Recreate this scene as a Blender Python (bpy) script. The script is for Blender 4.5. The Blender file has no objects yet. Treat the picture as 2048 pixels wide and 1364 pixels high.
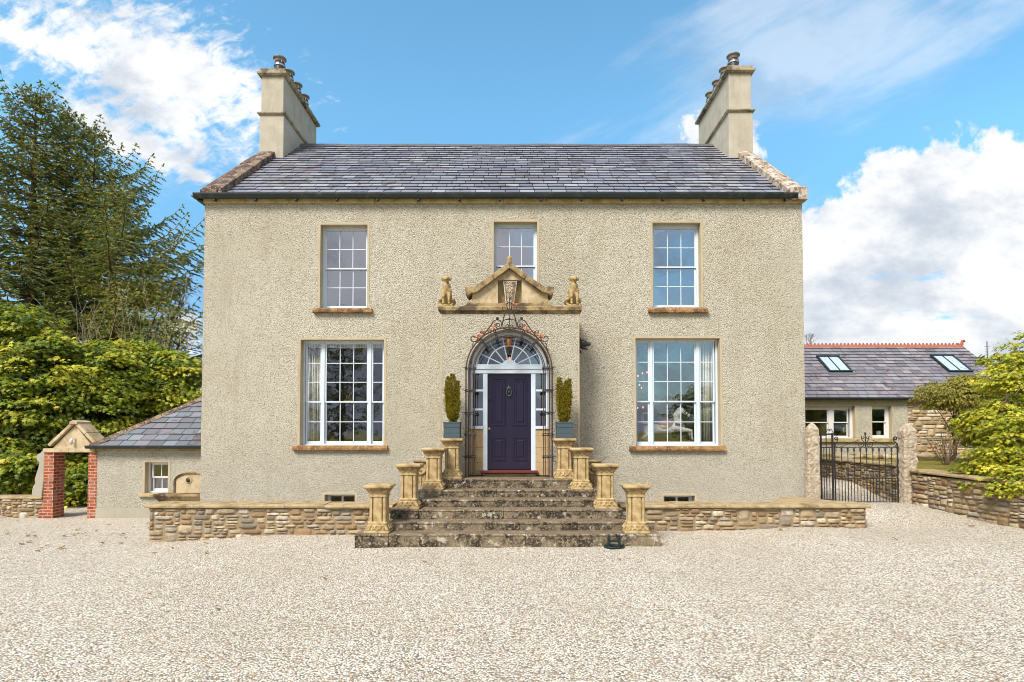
import bpy, math, random
import numpy as np
from mathutils import Vector, Matrix, noise as mnoise

# ------------------------------------------------------------------ camera
C = bpy.context.scene
HC, F, TH = 1.9, 1144.0, math.radians(1.7)
CX, CY = 1030.0, 865.0 - F * math.tan(math.radians(1.7))
cam_d = bpy.data.cameras.new("camera"); cam = bpy.data.objects.new("camera", cam_d)
C.collection.objects.link(cam); C.camera = cam
cam.location = (0, 0, HC); cam.rotation_euler = (math.radians(90) + TH, 0, 0)
cam_d.sensor_width = 36; cam_d.lens = F / 2048 * 36
cam_d.shift_x = -(CX - 1024) / 2048; cam_d.shift_y = (CY - 682) / 2048
cam_d.clip_start = 0.05; cam_d.clip_end = 3000

# ------------------------------------------------------------------ light
SUN = Vector((-0.50, -0.80, 1.05)).normalized()
sun_d = bpy.data.lights.new("sun", 'SUN'); sun = bpy.data.objects.new("sun", sun_d)
C.collection.objects.link(sun)
sun_d.energy = 2.6; sun_d.angle = math.radians(22); sun_d.color = (1.0, 0.935, 0.84)
sun.rotation_euler = SUN.to_track_quat('Z', 'Y').to_euler()
C.view_settings.view_transform = 'Standard'; C.view_settings.look = 'None'
C.view_settings.exposure = 1.15; C.view_settings.gamma = 1
C.cycles.filter_width = 1.0


class X:
    """tiny node-maths expression"""
    nt = None
    def __init__(s, sock): s.s = sock
    @staticmethod
    def op(o, *a, clamp=False):
        n = X.nt.nodes.new('ShaderNodeMath'); n.operation = o; n.use_clamp = clamp
        for i, v in enumerate(a):
            if isinstance(v, X): X.nt.links.new(v.s, n.inputs[i])
            else: n.inputs[i].default_value = v
        return X(n.outputs[0])
    def __add__(s, o): return X.op('ADD', s, o)
    __radd__ = __add__
    def __sub__(s, o): return X.op('SUBTRACT', s, o)
    def __rsub__(s, o): return X.op('SUBTRACT', o, s)
    def __mul__(s, o): return X.op('MULTIPLY', s, o)
    __rmul__ = __mul__
    def __truediv__(s, o): return X.op('DIVIDE', s, o)
    def clamp(s): return X.op('ADD', s, 0.0, clamp=True)
    def step(s, a, b):
        n = X.nt.nodes.new('ShaderNodeMapRange'); n.interpolation_type = 'SMOOTHSTEP'
        X.nt.links.new(s.s, n.inputs[0]); n.inputs[1].default_value = a; n.inputs[2].default_value = b
        return X(n.outputs[0])


def nd(t, **kw):
    n = X.nt.nodes.new(t)
    for k, v in kw.items():
        if k.startswith('i_'):
            s = n.inputs[k[2:].replace('_', ' ')]
            if isinstance(v, X): X.nt.links.new(v.s, s)
            elif isinstance(v, bpy.types.NodeSocket): X.nt.links.new(v, s)
            else: s.default_value = v
        else: setattr(n, k, v)
    return n


def mixc(f, a, b, mode='MIX'):
    n = X.nt.nodes.new('ShaderNodeMix'); n.data_type = 'RGBA'; n.blend_type = mode
    for i, v in ((0, f), (6, a), (7, b)):
        if isinstance(v, X): X.nt.links.new(v.s, n.inputs[i])
        elif isinstance(v, bpy.types.NodeSocket): X.nt.links.new(v, n.inputs[i])
        else: n.inputs[i].default_value = v if i == 0 else (*v[:3], 1)
    return n.outputs[2]


def comb(x, y, z):
    n = nd('ShaderNodeCombineXYZ')
    for i, v in enumerate((x, y, z)):
        if isinstance(v, X): X.nt.links.new(v.s, n.inputs[i])
        else: n.inputs[i].default_value = v
    return n.outputs[0]


def fbm(vec, scale, detail=5, rough=.55, dist=0.0):
    return X(nd('ShaderNodeTexNoise', i_Vector=vec, i_Scale=scale, i_Detail=detail, i_Roughness=rough, i_Distortion=dist).outputs[0])


def make_world():
    w = bpy.data.worlds.new("World"); C.world = w; w.use_nodes = True
    nt = w.node_tree; nt.nodes.clear(); X.nt = nt
    sky = nd('ShaderNodeTexSky'); sky.sky_type = 'NISHITA'; sky.sun_disc = False
    sky.sun_elevation = math.asin(SUN.z); sky.sun_rotation = math.atan2(SUN.x, SUN.y)
    sky.air_density = 1.0; sky.dust_density = 0.6; sky.ozone_density = 2.0
    tc = nd('ShaderNodeTexCoord')
    sp = nd('ShaderNodeSeparateXYZ', i_Vector=tc.outputs['Generated'])
    x, y, z = (X(sp.outputs[i]) for i in range(3))
    ay = X.op('MAXIMUM', X.op('ABSOLUTE', y), 0.12)
    u, v = x / ay, z / ay
    front = y.step(-0.05, 0.1)
    def ell(px, py, rx, ry, ang=0.0):
        cu, cv = (px - 1030) / 1144, (865 - py) / 1144
        c, s = math.cos(ang), math.sin(ang)
        du, dv = u - cu, v - cv
        a = (du * c + dv * s) * (1144 / rx); b = (dv * c - du * s) * (1144 / ry)
        return 1.0 - X.op('SQRT', a * a + b * b)
    def rot(ang, sx, sy):
        c, s = math.cos(ang), math.sin(ang)
        return comb((u * c + v * s) * sx, (v * c - u * s) * sy, 0.0)
    # high rippled cloud, upper left
    m1 = X.op('MAXIMUM', ell(280, 130, 470, 190, -.45), ell(250, 265, 270, 62, -.52))
    m1 = X.op('MAXIMUM', m1, ell(20, 60, 230, 50, -.35))
    m1 = X.op('MAXIMUM', m1, ell(395, 345, 60, 22, -.35))
    n1 = fbm(rot(-.45, 1.0, 1.9), 5.5, 8, .66, .5)
    n1b = fbm(rot(.35, 1.0, 1.6), 20, 5, .6, .4)
    c1 = (m1 * .60 + n1 * 1.15 + n1b * .95 - 1.12).step(.0, .36)
    # big cumulus, right
    m2 = X.op('MAXIMUM', ell(1990, 520, 330, 290, .0), ell(1800, 560, 290, 190, 0))
    m2 = X.op('MAXIMUM', m2, ell(1640, 640, 260, 150, 0))
    n2 = fbm(comb(u, v, 3.0), 5.0, 9, .6, .15)
    c2 = (m2 * 1.2 + (n2 - .5) * 1.6 + .03).step(.02, .12)
    nb = fbm(comb(u, v * 3.2, 11.0), 5.5, 6, .6, .3)
    c2 = c2 * (1.0 - (nb - (v - .1) * .5).step(.50, .60) * (.34 - v).step(0, .1) * .75)
    m3 = X.op('MAXIMUM', ell(1400, 245, 66, 50, 0), ell(1512, 280, 28, 62, 0))
    m3 = X.op('MAXIMUM', m3, ell(380, 660, 60, 50, 0))
    n3 = fbm(comb(u, v, 5.0), 16.0, 8, .65, .3)
    c3 = (m3 * .8 + (n3 - .5) * 3.0 - .12).step(.0, .5)
    # thin veils
    n4 = fbm(rot(.5, .7, 2.6), 2.6, 6, .6, .3)
    c4 = (ell(1640, 110, 620, 230, .45) * .5 + n4 * 1.7 - .74).step(.1, .6) * .42
    n5 = fbm(rot(-.3, 1.0, 2.0), 9.0, 6, .65, .3)
    c5 = (n5 * 1.3 - .62 + ell(330, 420, 420, 160, -.3) * .14).step(.15, .5) * .35
    c6 = (fbm(comb(u, v * 2.0, 7.0), 7, 6, .62) - (v - .13) * 3.2 - .32).step(0, .35) * .75
    low = (.42 - v).step(0, .42) * .25
    cov_f = X.op('MAXIMUM', X.op('MAXIMUM', c1, c2), X.op('MAXIMUM', c3, c4))
    cov_f = X.op('MAXIMUM', X.op('MAXIMUM', cov_f, c5 + low), c6)
    cb = (fbm(comb(u * .6, v, 9.0), 2.6, 7, .6) - .33).step(0, .22)
    cov = (cov_f * front + cb * (1.0 - front) * .95 + (1.0 - front) * .3).clamp()
    shade = (fbm(comb(u * .8, v * 1.3, 5.0), 4.2, 7, .6) + (v - .25) * .12 - .37).step(0, .22)
    wht = mixc(shade, (3.25, 3.6, 4.1), (5.7, 5.75, 5.8))
    grey = mixc(shade, (2.3, 2.4, 2.8), (4.6, 4.6, 4.9))
    grey = mixc(v.step(.36, .02) * .5, grey, (1.1, 1.35, 1.8))
    ccol = mixc(front, grey, wht)
    skc = mixc(1.0, sky.outputs[0], (1.04, 1.58, 1.50), 'MULTIPLY')
    skc = mixc((.60 - v).step(0, .50) * front, skc, mixc(1.0, skc, (.40, .44, .60), 'MULTIPLY'))
    col = mixc(cov, skc, ccol)
    bg = nd('ShaderNodeBackground', i_Color=col, i_Strength=0.085)
    nt.links.new(bg.outputs[0], nd('ShaderNodeOutputWorld').inputs[0])


make_world()

# ------------------------------------------------------------------ helpers
random.seed(7); rng = np.random.default_rng(7)
R = math.radians; PI = math.pi


def P(px, py, Y):
    xc = (px - CX) / F; yc = -(py - CY) / F
    dy = math.cos(TH) - yc * math.sin(TH); dz = math.sin(TH) + yc * math.cos(TH)
    t = Y / dy
    return t * xc, HC + t * dz


def PX(px, Y, py=865): return P(px, py, Y)[0]
def PZ(py, Y): return P(CX, py, Y)[1]


MATS = {}


def mat(name, build, **kw):
    m = bpy.data.materials.new(name); m.use_nodes = True
    nt = m.node_tree; nt.nodes.clear(); X.nt = nt
    out = nd('ShaderNodeOutputMaterial')
    sh = build()
    nt.links.new(sh, out.inputs[0])
    MATS[name] = m
    return m


def oc():
    return nd('ShaderNodeTexCoord').outputs['Object']


def bump(h, strength, dist, normal=None):
    n = nd('ShaderNodeBump', i_Height=h, i_Strength=strength, i_Distance=dist)
    if normal is not None: X.nt.links.new(normal, n.inputs['Normal'])
    return n.outputs[0]


def bsdf(col, rough=.8, nrm=None, metal=0.0, spec=.3, **kw):
    n = nd('ShaderNodeBsdfPrincipled')
    for k, v in (('Base Color', col), ('Roughness', rough), ('Metallic', metal), ('Specular IOR Level', spec)):
        s = n.inputs[k]
        if isinstance(v, X): X.nt.links.new(v.s, s)
        elif isinstance(v, bpy.types.NodeSocket): X.nt.links.new(v, s)
        elif k == 'Base Color': s.default_value = (*v, 1)
        else: s.default_value = v
    if nrm is not None: X.nt.links.new(nrm, n.inputs['Normal'])
    for k, v in kw.items():
        s = n.inputs[k.replace('_', ' ')]; s.default_value = v
    return n.outputs[0]


def vor(vec, scale, feature='F1', rand=1.0, out='Distance'):
    n = nd('ShaderNodeTexVoronoi', i_Vector=vec, i_Scale=scale, feature=feature); n.inputs['Randomness'].default_value = rand
    return X(n.outputs[out])


def acol():
    return nd('ShaderNodeAttribute', attribute_name='Col').outputs['Color']


def m_dash():
    o = oc()
    big = fbm(o, .55, 4, .6); mid = fbm(o, 3.0, 4, .6)
    v1 = vor(o, 46); n1 = fbm(o, 62, 3, .75)
    mp = nd('ShaderNodeMapping', i_Vector=o); mp.inputs['Scale'].default_value = (3.5, 3.5, .35); stk = fbm(mp.outputs[0], 1.0, 5, .65)
    h = (1.0 - v1) * .6 + n1 * .9
    grain = X(nd('ShaderNodeSeparateColor', i_Color=vor(o, 62, out='Color').s).outputs[0])
    c = mixc(big.step(.35, .65), (.60, .558, .448), (.67, .638, .535))
    c = mixc((mid - .5) * .6 + .12, c, (.42, .37, .28))
    c = mixc((grain.step(.68, .9)) * .7, c, (.24, .20, .14))
    c = mixc(n1.step(.49, .34) * .85, c, (.24, .20, .135))
    c = mixc(stk.step(.48, .7) * .4, c, (.42, .37, .27))
    lowz = X(nd('ShaderNodeSeparateXYZ', i_Vector=o).outputs[2])
    c = mixc(lowz.step(2.2, .4) * .35, c, (.42, .40, .35))
    c = mixc(grain.step(.25, .0) * .5, c, (.72, .67, .55))
    return bsdf(c, .95, bump(h, 1.0, .034), spec=.1)
mat('dash', m_dash)


def m_plaster(col=(.50, .42, .29), dirt=(.25, .2, .13), s=1.0):
    def f():
        o = oc(); a = fbm(o, 2.2 * s, 6, .65); b = fbm(o, 30 * s, 4, .6)
        vv = nd('ShaderNodeMapping', i_Vector=o); vv.inputs['Scale'].default_value = (5, 5, .6)
        st = fbm(vv.outputs[0], 1.4, 5, .6)
        c = mixc((a - .42) * 2.2 * .5 + .1, col, dirt)
        c = mixc((st - .5).step(0, .25) * .35, c, dirt)
        c = mixc((b - .5) * .5 + .1, c, tuple(x * .7 for x in col))
        return bsdf(c, .9, bump(b, .25, .01), spec=.15)
    return f
mat('plaster', m_plaster())
mat('chimney_render', m_plaster((.50, .455, .37), (.20, .175, .135), 1.1))
mat('plinth_render', m_plaster((.40, .37, .30), (.27, .25, .20)))


def m_stone(base, dark, moss, sc=1.0, moss_at=.56, white=0.0, bs=.5):
    def f():
        o = oc(); a = fbm(o, 3.2 * sc, 7, .65, .3); b = fbm(o, 22 * sc, 5, .65); g = fbm(o, 60, 3, .6)
        m = fbm(o, 1.7 * sc, 5, .6)
        c = mixc(a.step(.40, .66), base, dark)
        c = mixc(m.step(moss_at, moss_at + .12) * .8, c, moss)
        c = mixc(b.step(.55, .75) * .5, c, tuple(x * .5 for x in dark))
        if white:
            w = vor(o, 9 * sc, rand=1.0); n = fbm(o, 14, 4, .6)
            c = mixc((1.0 - w * 2.2 + (n - .5) * 1.8 - .55).step(.05, .2) * white, c, (.62, .60, .54))
        return bsdf(c, .95, bump(b * .7 + g * .5, bs, .015), spec=.1)
    return f
mat('chimney_cap', m_stone((.40, .34, .25), (.22, .175, .12), (.10, .085, .06), 1.4, .5, .3))
mat('sandstone', m_stone((.47, .36, .20), (.30, .21, .105), (.20, .13, .05), 1.0, .6))
mat('white_stone', m_stone((.62, .55, .43), (.5, .42, .3), (.36, .28, .18), 3, .62))
mat('door_stone', m_stone((.46, .34, .19), (.38, .26, .14), (.30, .2, .1), 1.0, .6, bs=.2))
mat('cornice_stone', m_stone((.36, .27, .14), (.13, .09, .05), (.06, .042, .035), 1.2, .47, .25))
mat('eaves_stone', m_stone((.48, .38, .2), (.33, .24, .10), (.22, .15, .06), 1.4, .6))
mat('pale_stone', m_stone((.54, .44, .29), (.36, .27, .15), (.25, .18, .09), 1.2, .62))
mat('sill_stone', m_stone((.36, .20, .08), (.19, .10, .045), (.11, .06, .04), 2.2, .50, .8))
mat('coping_stone', m_stone((.27, .20, .14), (.11, .075, .06), (.07, .045, .045), 2.4, .43, .9))
mat('coping_pale', m_stone((.38, .29, .20), (.10, .065, .05), (.50, .47, .43), 3.4, .46, .95))
mat('cap_stone', m_stone((.40, .31, .18), (.26, .19, .10), (.16, .12, .05), 1.6, .55, .25))
mat('statue_stone', m_stone((.46, .345, .165), (.27, .185, .08), (.11, .08, .04), 6.0, .55, .2))
mat('pedestal_stone', m_stone((.50, .38, .205), (.33, .225, .10), (.14, .095, .05), 2.6, .55, bs=.8))
mat('post_stone', m_stone((.48, .41, .32), (.33, .25, .17), (.56, .52, .45), 4.0, .55, bs=1.0))


def m_step():
    o = oc(); a = fbm(o, 5, 8, .7, .4); b = fbm(o, 26, 6, .7); m = fbm(o, 1.3, 4, .6); fine = fbm(o, 75, 4, .7)
    v = vor(nd('ShaderNodeMapping', i_Vector=o).outputs[0], 7.5); n = fbm(o, 18, 5, .7)
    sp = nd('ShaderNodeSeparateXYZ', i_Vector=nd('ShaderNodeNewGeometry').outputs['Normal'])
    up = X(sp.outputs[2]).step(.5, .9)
    c = mixc(a.step(.42, .60), (.045, .036, .028), (.20, .16, .11))
    c = mixc(b.step(.49, .64) * .75, c, (.38, .31, .21))
    c = mixc(m.step(.56, .64) * .45, c, (.34, .27, .17))
    c = mixc((fine).step(.42, .30), c, (.02, .015, .01))
    c = mixc((n - .5) * 2.2 + .05 - v * 1.8 + .62, c, (.62, .58, .50)) if False else mixc((1.0 - v * 2.2 + (n - .5) * 4.2 + (m - .5) * 2.0 - .55).step(.0, .25) * .7, c, (.50, .47, .41))
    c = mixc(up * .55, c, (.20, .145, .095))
    return bsdf(c, .95, bump(b + a * .6, .8, .015), spec=.08)
mat('step_stone', m_step)


def m_stonecol():
    o = oc(); a = fbm(o, 9, 6, .7, .2); b = fbm(o, 45, 4, .65)
    c = mixc(a.step(.4, .68) * .6, acol(), (.17, .115, .06))
    c = mixc(b.step(.5, .75) * .35, c, (.55, .46, .32))
    return bsdf(c, .95, bump(a + b * .8, .8, .02), spec=.1)
mat('rubble', m_stonecol)


def m_mortar():
    o = oc(); b = fbm(o, 30, 5, .7)
    return bsdf(mixc(b, (.20, .145, .085), (.40, .31, .19)), .98, bump(b, .8, .02), spec=.05)
mat('mortar', m_mortar)


def m_slate():
    o = oc(); a = fbm(o, .9, 4, .6); b = fbm(o, 24, 4, .6); l = fbm(o, 2.2, 7, .72, .6)
    c = acol()
    c = mixc(a * .25, c, (.16, .16, .20))
    c = mixc((l.step(.55, .61)) * .7, c, (.085, .052, .045))
    c = mixc((b.step(.6, .75)) * .4, c, (.35, .34, .33))
    return bsdf(c, .42, bump(b, .3, .006), spec=.5)
mat('slate', m_slate)


def m_brick():
    o = oc(); sp = nd('ShaderNodeSeparateXYZ', i_Vector=o)
    x, y, z = (X(sp.outputs[i]) for i in range(3))
    br = nd('ShaderNodeTexBrick', i_Vector=comb(x + y, z, 0.0), i_Scale=1.0, i_Color1=(.44, .10, .035, 1), i_Color2=(.26, .045, .022, 1), i_Mortar=(.44, .33, .25, 1))
    br.inputs['Mortar Size'].default_value = .011; br.inputs['Brick Width'].default_value = .23; br.inputs['Row Height'].default_value = .078
    br.inputs['Bias'].default_value = .1
    a = fbm(o, 5, 6, .7); b = fbm(o, 25, 4, .6)
    c = mixc(a.step(.46, .66) * .6, br.outputs[0], (.42, .28, .21))
    c = mixc(b.step(.5, .7) * .6, c, (.12, .05, .03))
    return bsdf(c, .9, bump((1.0 - X(br.outputs[1])) + b * .4, .8, .015), spec=.1)
mat('brick', m_brick)


def m_gravel():
    o = oc(); 
    v = nd('ShaderNodeTexVoronoi', i_Vector=o, i_Scale=58.0)
    v2 = nd('ShaderNodeTexVoronoi', i_Vector=o, i_Scale=95.0)
    r = nd('ShaderNodeSeparateColor', i_Color=v.outputs['Color'])
    r2 = nd('ShaderNodeSeparateColor', i_Color=v2.outputs['Color'])
    a, b, e = X(r.outputs[0]), X(r.outputs[1]), X(r2.outputs[0])
    big = fbm(o, .45, 5, .6); mid = fbm(o, 3.5, 4, .7)
    c = mixc(a, (.60, .545, .44), (.98, .945, .86))
    c = mixc(b.step(.83, .90) * .85, c, (.45, .27, .13))
    c = mixc(b.step(.16, .09) * .9, c, (.15, .14, .14))
    c = mixc(e.step(.82, .95) * .5, c, (.30, .21, .13))
    c = mixc(big.step(.42, .62) * .25, c, (.50, .43, .31))
    c = mixc(mid.step(.55, .75) * .25, c, (.36, .27, .18))
    d = X(v.outputs['Distance'])
    c = mixc(d.step(.45, .72) * .75, c, (.22, .155, .09))
    return bsdf(c, .9, bump((1.0 - d) + e * .3, 1.0, .017), spec=.15)
mat('gravel', m_gravel)


def m_pebble():
    oi = nd('ShaderNodeObjectInfo'); rnd = X(oi.outputs['Random'])
    at = nd('ShaderNodeAttribute', attribute_name='pcol'); at.attribute_type = 'INSTANCER'
    o = oc(); n = fbm(o, 3, 3, .6)
    c = mixc((n - .5) * .6 + .15, at.outputs['Color'], (.5, .4, .3))
    return bsdf(c, .85, spec=.2)
mat('pebble', m_pebble)


def m_grass():
    o = oc(); a = fbm(o, 2.5, 6, .7); b = fbm(o, 30, 5, .7)
    c = mixc(a.step(.35, .65), (.17, .15, .035), (.27, .22, .05))
    c = mixc(b.step(.5, .7) * .7, c, (.09, .07, .025))
    return bsdf(c, .95, bump(b, 1.0, .04), spec=.05)
mat('grass', m_grass)


def m_leaf(tint=(1, 1, 1), tr=.35):
    def f():
        c = mixc(1.0, acol(), tint, 'MULTIPLY')
        d = nd('ShaderNodeBsdfPrincipled', i_Base_Color=c, i_Roughness=.55); d.inputs['Specular IOR Level'].default_value = .35
        t = nd('ShaderNodeBsdfTranslucent', i_Color=mixc(1.0, c, (1.25, 1.2, .55), 'MULTIPLY'))
        m = nd('ShaderNodeMixShader', i_Fac=tr)
        X.nt.links.new(d.outputs[0], m.inputs[1]); X.nt.links.new(t.outputs[0], m.inputs[2])
        return m.outputs[0]
    return f
mat('leaf', m_leaf()); mat('needle', m_leaf(tr=.2))


def m_bark():
    o = oc(); mp = nd('ShaderNodeMapping', i_Vector=o); mp.inputs['Scale'].default_value = (6, 6, 1.2)
    a = fbm(mp.outputs[0], 3, 6, .7)
    return bsdf(mixc(a.step(.35, .7), (.075, .05, .03), (.22, .16, .10)), .95, bump(a, 1, .03), spec=.05)
mat('bark', m_bark)
mat('twig', lambda: bsdf((.42, .34, .24), .9))


def m_paint(col, rough=.35, var=.15, dirt=(.3, .25, .2), bs=.02):
    def f():
        o = oc(); a = fbm(o, 6, 6, .65); b = fbm(o, 40, 3, .6)
        c = mixc(a.step(.5, .8) * var, col, dirt)
        return bsdf(c, rough, bump(b, .15, bs), spec=.5)
    return f
mat('white_paint', m_paint((.58, .66, .74), .35, .3, (.42, .42, .4)))
mat('annex_paint', m_paint((.72, .70, .68), .35))
mat('door_paint', m_paint((.013, .009, .031), .22, .35, (.04, .02, .05), .004))
mat('red_paint', m_paint((.15, .02, .015), .4))
mat('gutter_paint', m_paint((.012, .022, .024), .35, .2))
mat('planter_paint', m_paint((.042, .07, .085), .6, .4, (.09, .11, .11)))
mat('iron', m_paint((.018, .017, .017), .5, .5, (.12, .045, .02)))
mat('rust_iron', m_paint((.05, .028, .02), .6, .8, (.12, .05, .025)))
mat('orange_iron', m_paint((.45, .12, .03), .6, .5, (.2, .06, .02)))
mat('green_iron', m_paint((.006, .02, .022), .45, .3, (.08, .05, .03)))
mat('bronze', m_paint((.018, .018, .016), .45, .4, (.08, .08, .06)))
mat('verdigris', m_paint((.03, .055, .05), .4, .5, (.16, .2, .18)))
mat('steel', lambda: bsdf((.45, .47, .5), .3, metal=1.0))
mat('pot_dark', m_paint((.03, .032, .038), .4, .4, (.12, .12, .13)))
mat('cowl_metal', m_paint((.20, .17, .13), .35, .7, (.07, .045, .03)))
mat('dry_leaf', m_paint((.22, .13, .035), .7, .6, (.16, .17, .04)))
mat('brass', lambda: bsdf((.75, .50, .16), .3, metal=1.0))
mat('terracotta', m_paint((.33, .10, .055), .8, .7, (.15, .07, .05)))
mat('underlay', lambda: bsdf((.018, .017, .016), .95, spec=.05))
mat('lead', m_paint((.10, .10, .11), .6, .4, (.2, .17, .14)))
mat('amber_glass', lambda: bsdf((.30, .12, .02), .2, spec=.6))
mat('interior', lambda: bsdf((.30, .27, .24), .9))
mat('interior_floor', lambda: bsdf((.13, .07, .04), .6))
mat('skylight_glass', lambda: bsdf((.42, .50, .58), .08, spec=1.0))
mat('porcelain', m_paint((.60, .57, .50), .6, .5, (.25, .2, .12)))


def m_white_horse():
    o = oc(); a = fbm(o, 9, 5, .6, .4)
    return bsdf(mixc(a.step(.55, .7) * .6, (.74, .70, .64), (.22, .22, .22)), .5)
mat('horse_paint', m_white_horse)
mat('saddle', m_paint((.35, .06, .03), .5, .9, (.5, .36, .06)))
mat('saddle_cloth', m_paint((.50, .38, .08), .7, .8, (.12, .2, .06)))
mat('leather', lambda: bsdf((.10, .03, .02), .5))


def m_emit(col, st):
    def f():
        n = nd('ShaderNodeEmission', i_Color=(*col, 1), i_Strength=st); return n.outputs[0]
    return f
mat('flame', m_emit((1, .30, .10), 1.3))


def m_curtain():
    o = oc(); sp = nd('ShaderNodeSeparateXYZ', i_Vector=o); x = X(sp.outputs[0])
    s = X.op('FRACT', x * 16.0)
    return bsdf(mixc((s - .7).step(0, .05), (.80, .77, .66), (.25, .27, .24)), .9)
mat('curtain', m_curtain)


def m_glass(refl):
    def f():
        g = nd('ShaderNodeBsdfGlossy', i_Roughness=0.0, i_Color=(.92, .94, 1, 1)); t = nd('ShaderNodeBsdfTransparent', i_Color=(.88, .9, .9, 1))
        o = oc(); n = fbm(o, 2.5, 3, .5)
        X.nt.links.new(bump(n, .12, .02), g.inputs['Normal'])
        m = nd('ShaderNodeMixShader', i_Fac=refl)
        X.nt.links.new(t.outputs[0], m.inputs[1]); X.nt.links.new(g.outputs[0], m.inputs[2])
        return m.outputs[0]
    return f
mat('glass', m_glass(.27)); mat('glass_upper', m_glass(.40))


class MB:
    def __init__(s): s.v = []; s.f = []; s.c = []; s.has = False
    def add(s, vs, fs, col=None):
        b = len(s.v); s.v.extend([tuple(p) for p in vs]); s.f.extend([tuple(i + b for i in f) for f in fs])
        if col is not None: s.has = True
        s.c.extend([col or (1, 1, 1)] * len(fs)); return s
    def box(s, x0, x1, y0, y1, z0, z1, col=None):
        v = [(x, y, z) for x in (x0, x1) for y in (y0, y1) for z in (z0, z1)]
        return s.add(v, [(0, 1, 3, 2), (4, 6, 7, 5), (0, 4, 5, 1), (2, 3, 7, 6), (0, 2, 6, 4), (1, 5, 7, 3)], col)
    def prism(s, poly, y0, y1, col=None, axis='y'):
        n = len(poly)
        if axis == 'y': v = [(a, y0, b) for a, b in poly] + [(a, y1, b) for a, b in poly]
        elif axis == 'x': v = [(y0, a, b) for a, b in poly] + [(y1, a, b) for a, b in poly]
        else: v = [(a, b, y0) for a, b in poly] + [(a, b, y1) for a, b in poly]
        f = [tuple(range(n)), tuple(reversed(range(n, 2 * n)))] + [(i, i + n, (i + 1) % n + n, (i + 1) % n) for i in range(n)]
        return s.add(v, f, col)
    def loft(s, rings, cap=True, closed=True, col=None):
        n = len(rings[0]); v = [p for r in rings for p in r]; f = []
        for k in range(len(rings) - 1):
            for i in range(n if closed else n - 1):
                j = (i + 1) % n
                f.append((k * n + i, k * n + j, (k + 1) * n + j, (k + 1) * n + i))
        if cap: f.append(tuple(reversed(range(n)))); f.append(tuple(range(len(v) - n, len(v))))
        return s.add(v, f, col)
    def tube(s, pts, r, n=5, closed=False, col=None, flat=1.0):
        pts = [Vector(p) for p in pts]; rs = r if isinstance(r, (list, tuple)) else [r] * len(pts)
        rings = []; up = None
        for i, p in enumerate(pts):
            a = pts[i - 1] if (i > 0 or closed) else p; b = pts[(i + 1) % len(pts)] if (i < len(pts) - 1 or closed) else p
            t = (b - a)
            t = t.normalized() if t.length > 1e-9 else Vector((0, 0, 1))
            if up is None or abs(up.dot(t)) > .99:
                up = Vector((0, 1, 0)) if abs(t.y) < .9 else Vector((1, 0, 0))
            sd = t.cross(up).normalized(); u2 = sd.cross(t).normalized(); up = u2
            rings.append([p + (sd * math.cos(2 * PI * k / n) + u2 * math.sin(2 * PI * k / n) * flat) * rs[i] for k in range(n)])
        if closed: rings.append(rings[0])
        return s.loft(rings, cap=not closed, col=col)
    def lathe(s, prof, cx, cy, cz=0, n=16, col=None):
        return s.loft([[(cx + r * math.cos(2 * PI * k / n), cy + r * math.sin(2 * PI * k / n), cz + z) for k in range(n)] for r, z in prof], col=col)
    def ball(s, c, r, n=10, sc=(1, 1, 1), col=None):
        prof = [(max(1e-4, math.sin(PI * k / (n // 2 + 1))), -math.cos(PI * k / (n // 2 + 1))) for k in range(n // 2 + 2)]
        return s.loft([[(c[0] + q * r * sc[0] * math.cos(2 * PI * k / n), c[1] + q * r * sc[1] * math.sin(2 * PI * k / n), c[2] + z * r * sc[2]) for k in range(n)] for q, z in prof], col=col)
    def limb(s, a, ra, b, rb):
        a, b = Vector(a), Vector(b); L = (b - a).length; k = max(2, int(L / (min(ra, rb) * .45)) + 1)
        for i in range(k + 1):
            t = i / k; s.ball(a.lerp(b, t), ra + (rb - ra) * t, 10)
        return s
    def xf(s, M):
        s.v = [tuple(M @ Vector(p)) for p in s.v]; return s
    def build(s, name, m, parent=None, smooth=False, bevel=0, remesh=0, auto=None):
        me = bpy.data.meshes.new(name); me.from_pydata(s.v, [], s.f); me.update()
        if s.has:
            ca = me.color_attributes.new('Col', 'FLOAT_COLOR', 'CORNER')
            n = [len(f) for f in s.f]
            arr = np.repeat(np.array([(*c[:3], 1.0) for c in s.c], dtype=np.float32), n, axis=0)
            ca.data.foreach_set('color', arr.ravel())
        return mk(name, me, m, parent, smooth, bevel, remesh, auto)


def mk(name, me, m, parent=None, smooth=False, bevel=0, remesh=0, auto=None):
    o = bpy.data.objects.new(name, me); C.collection.objects.link(o)
    me.materials.append(MATS[m])
    if smooth: me.polygons.foreach_set('use_smooth', [True] * len(me.polygons))
    if bevel:
        b = o.modifiers.new('b', 'BEVEL'); b.width = bevel; b.segments = 2; b.limit_method = 'ANGLE'; b.angle_limit = R(40)
    if remesh:
        r = o.modifiers.new('r', 'REMESH'); r.mode = 'VOXEL'; r.voxel_size = remesh; r.use_smooth_shade = True
        q = o.modifiers.new('s', 'SMOOTH'); q.iterations = 3; q.factor = .6
    if parent is not None: adopt(o, parent)
    return o


ORG = {}


def worg(o):
    v = ORG.get(o.name, Vector(o.location)); return v


def adopt(o, parent):
    o.parent = parent
    o.matrix_parent_inverse = Matrix.Translation(-worg(parent))
    ORG[o.name] = Vector((0, 0, 0))


def tag(o, label=None, cat=None, group=None, kind=None):
    for k, v in (('label', label), ('category', cat), ('group', group), ('kind', kind)):
        if v: o[k] = v
    return o


def thing(name, loc, label, cat, group=None):
    o = bpy.data.objects.new(name, None); C.collection.objects.link(o); o.location = loc; o.empty_display_size = .2
    ORG[o.name] = Vector(loc)
    return tag(o, label, cat, group)


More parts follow.
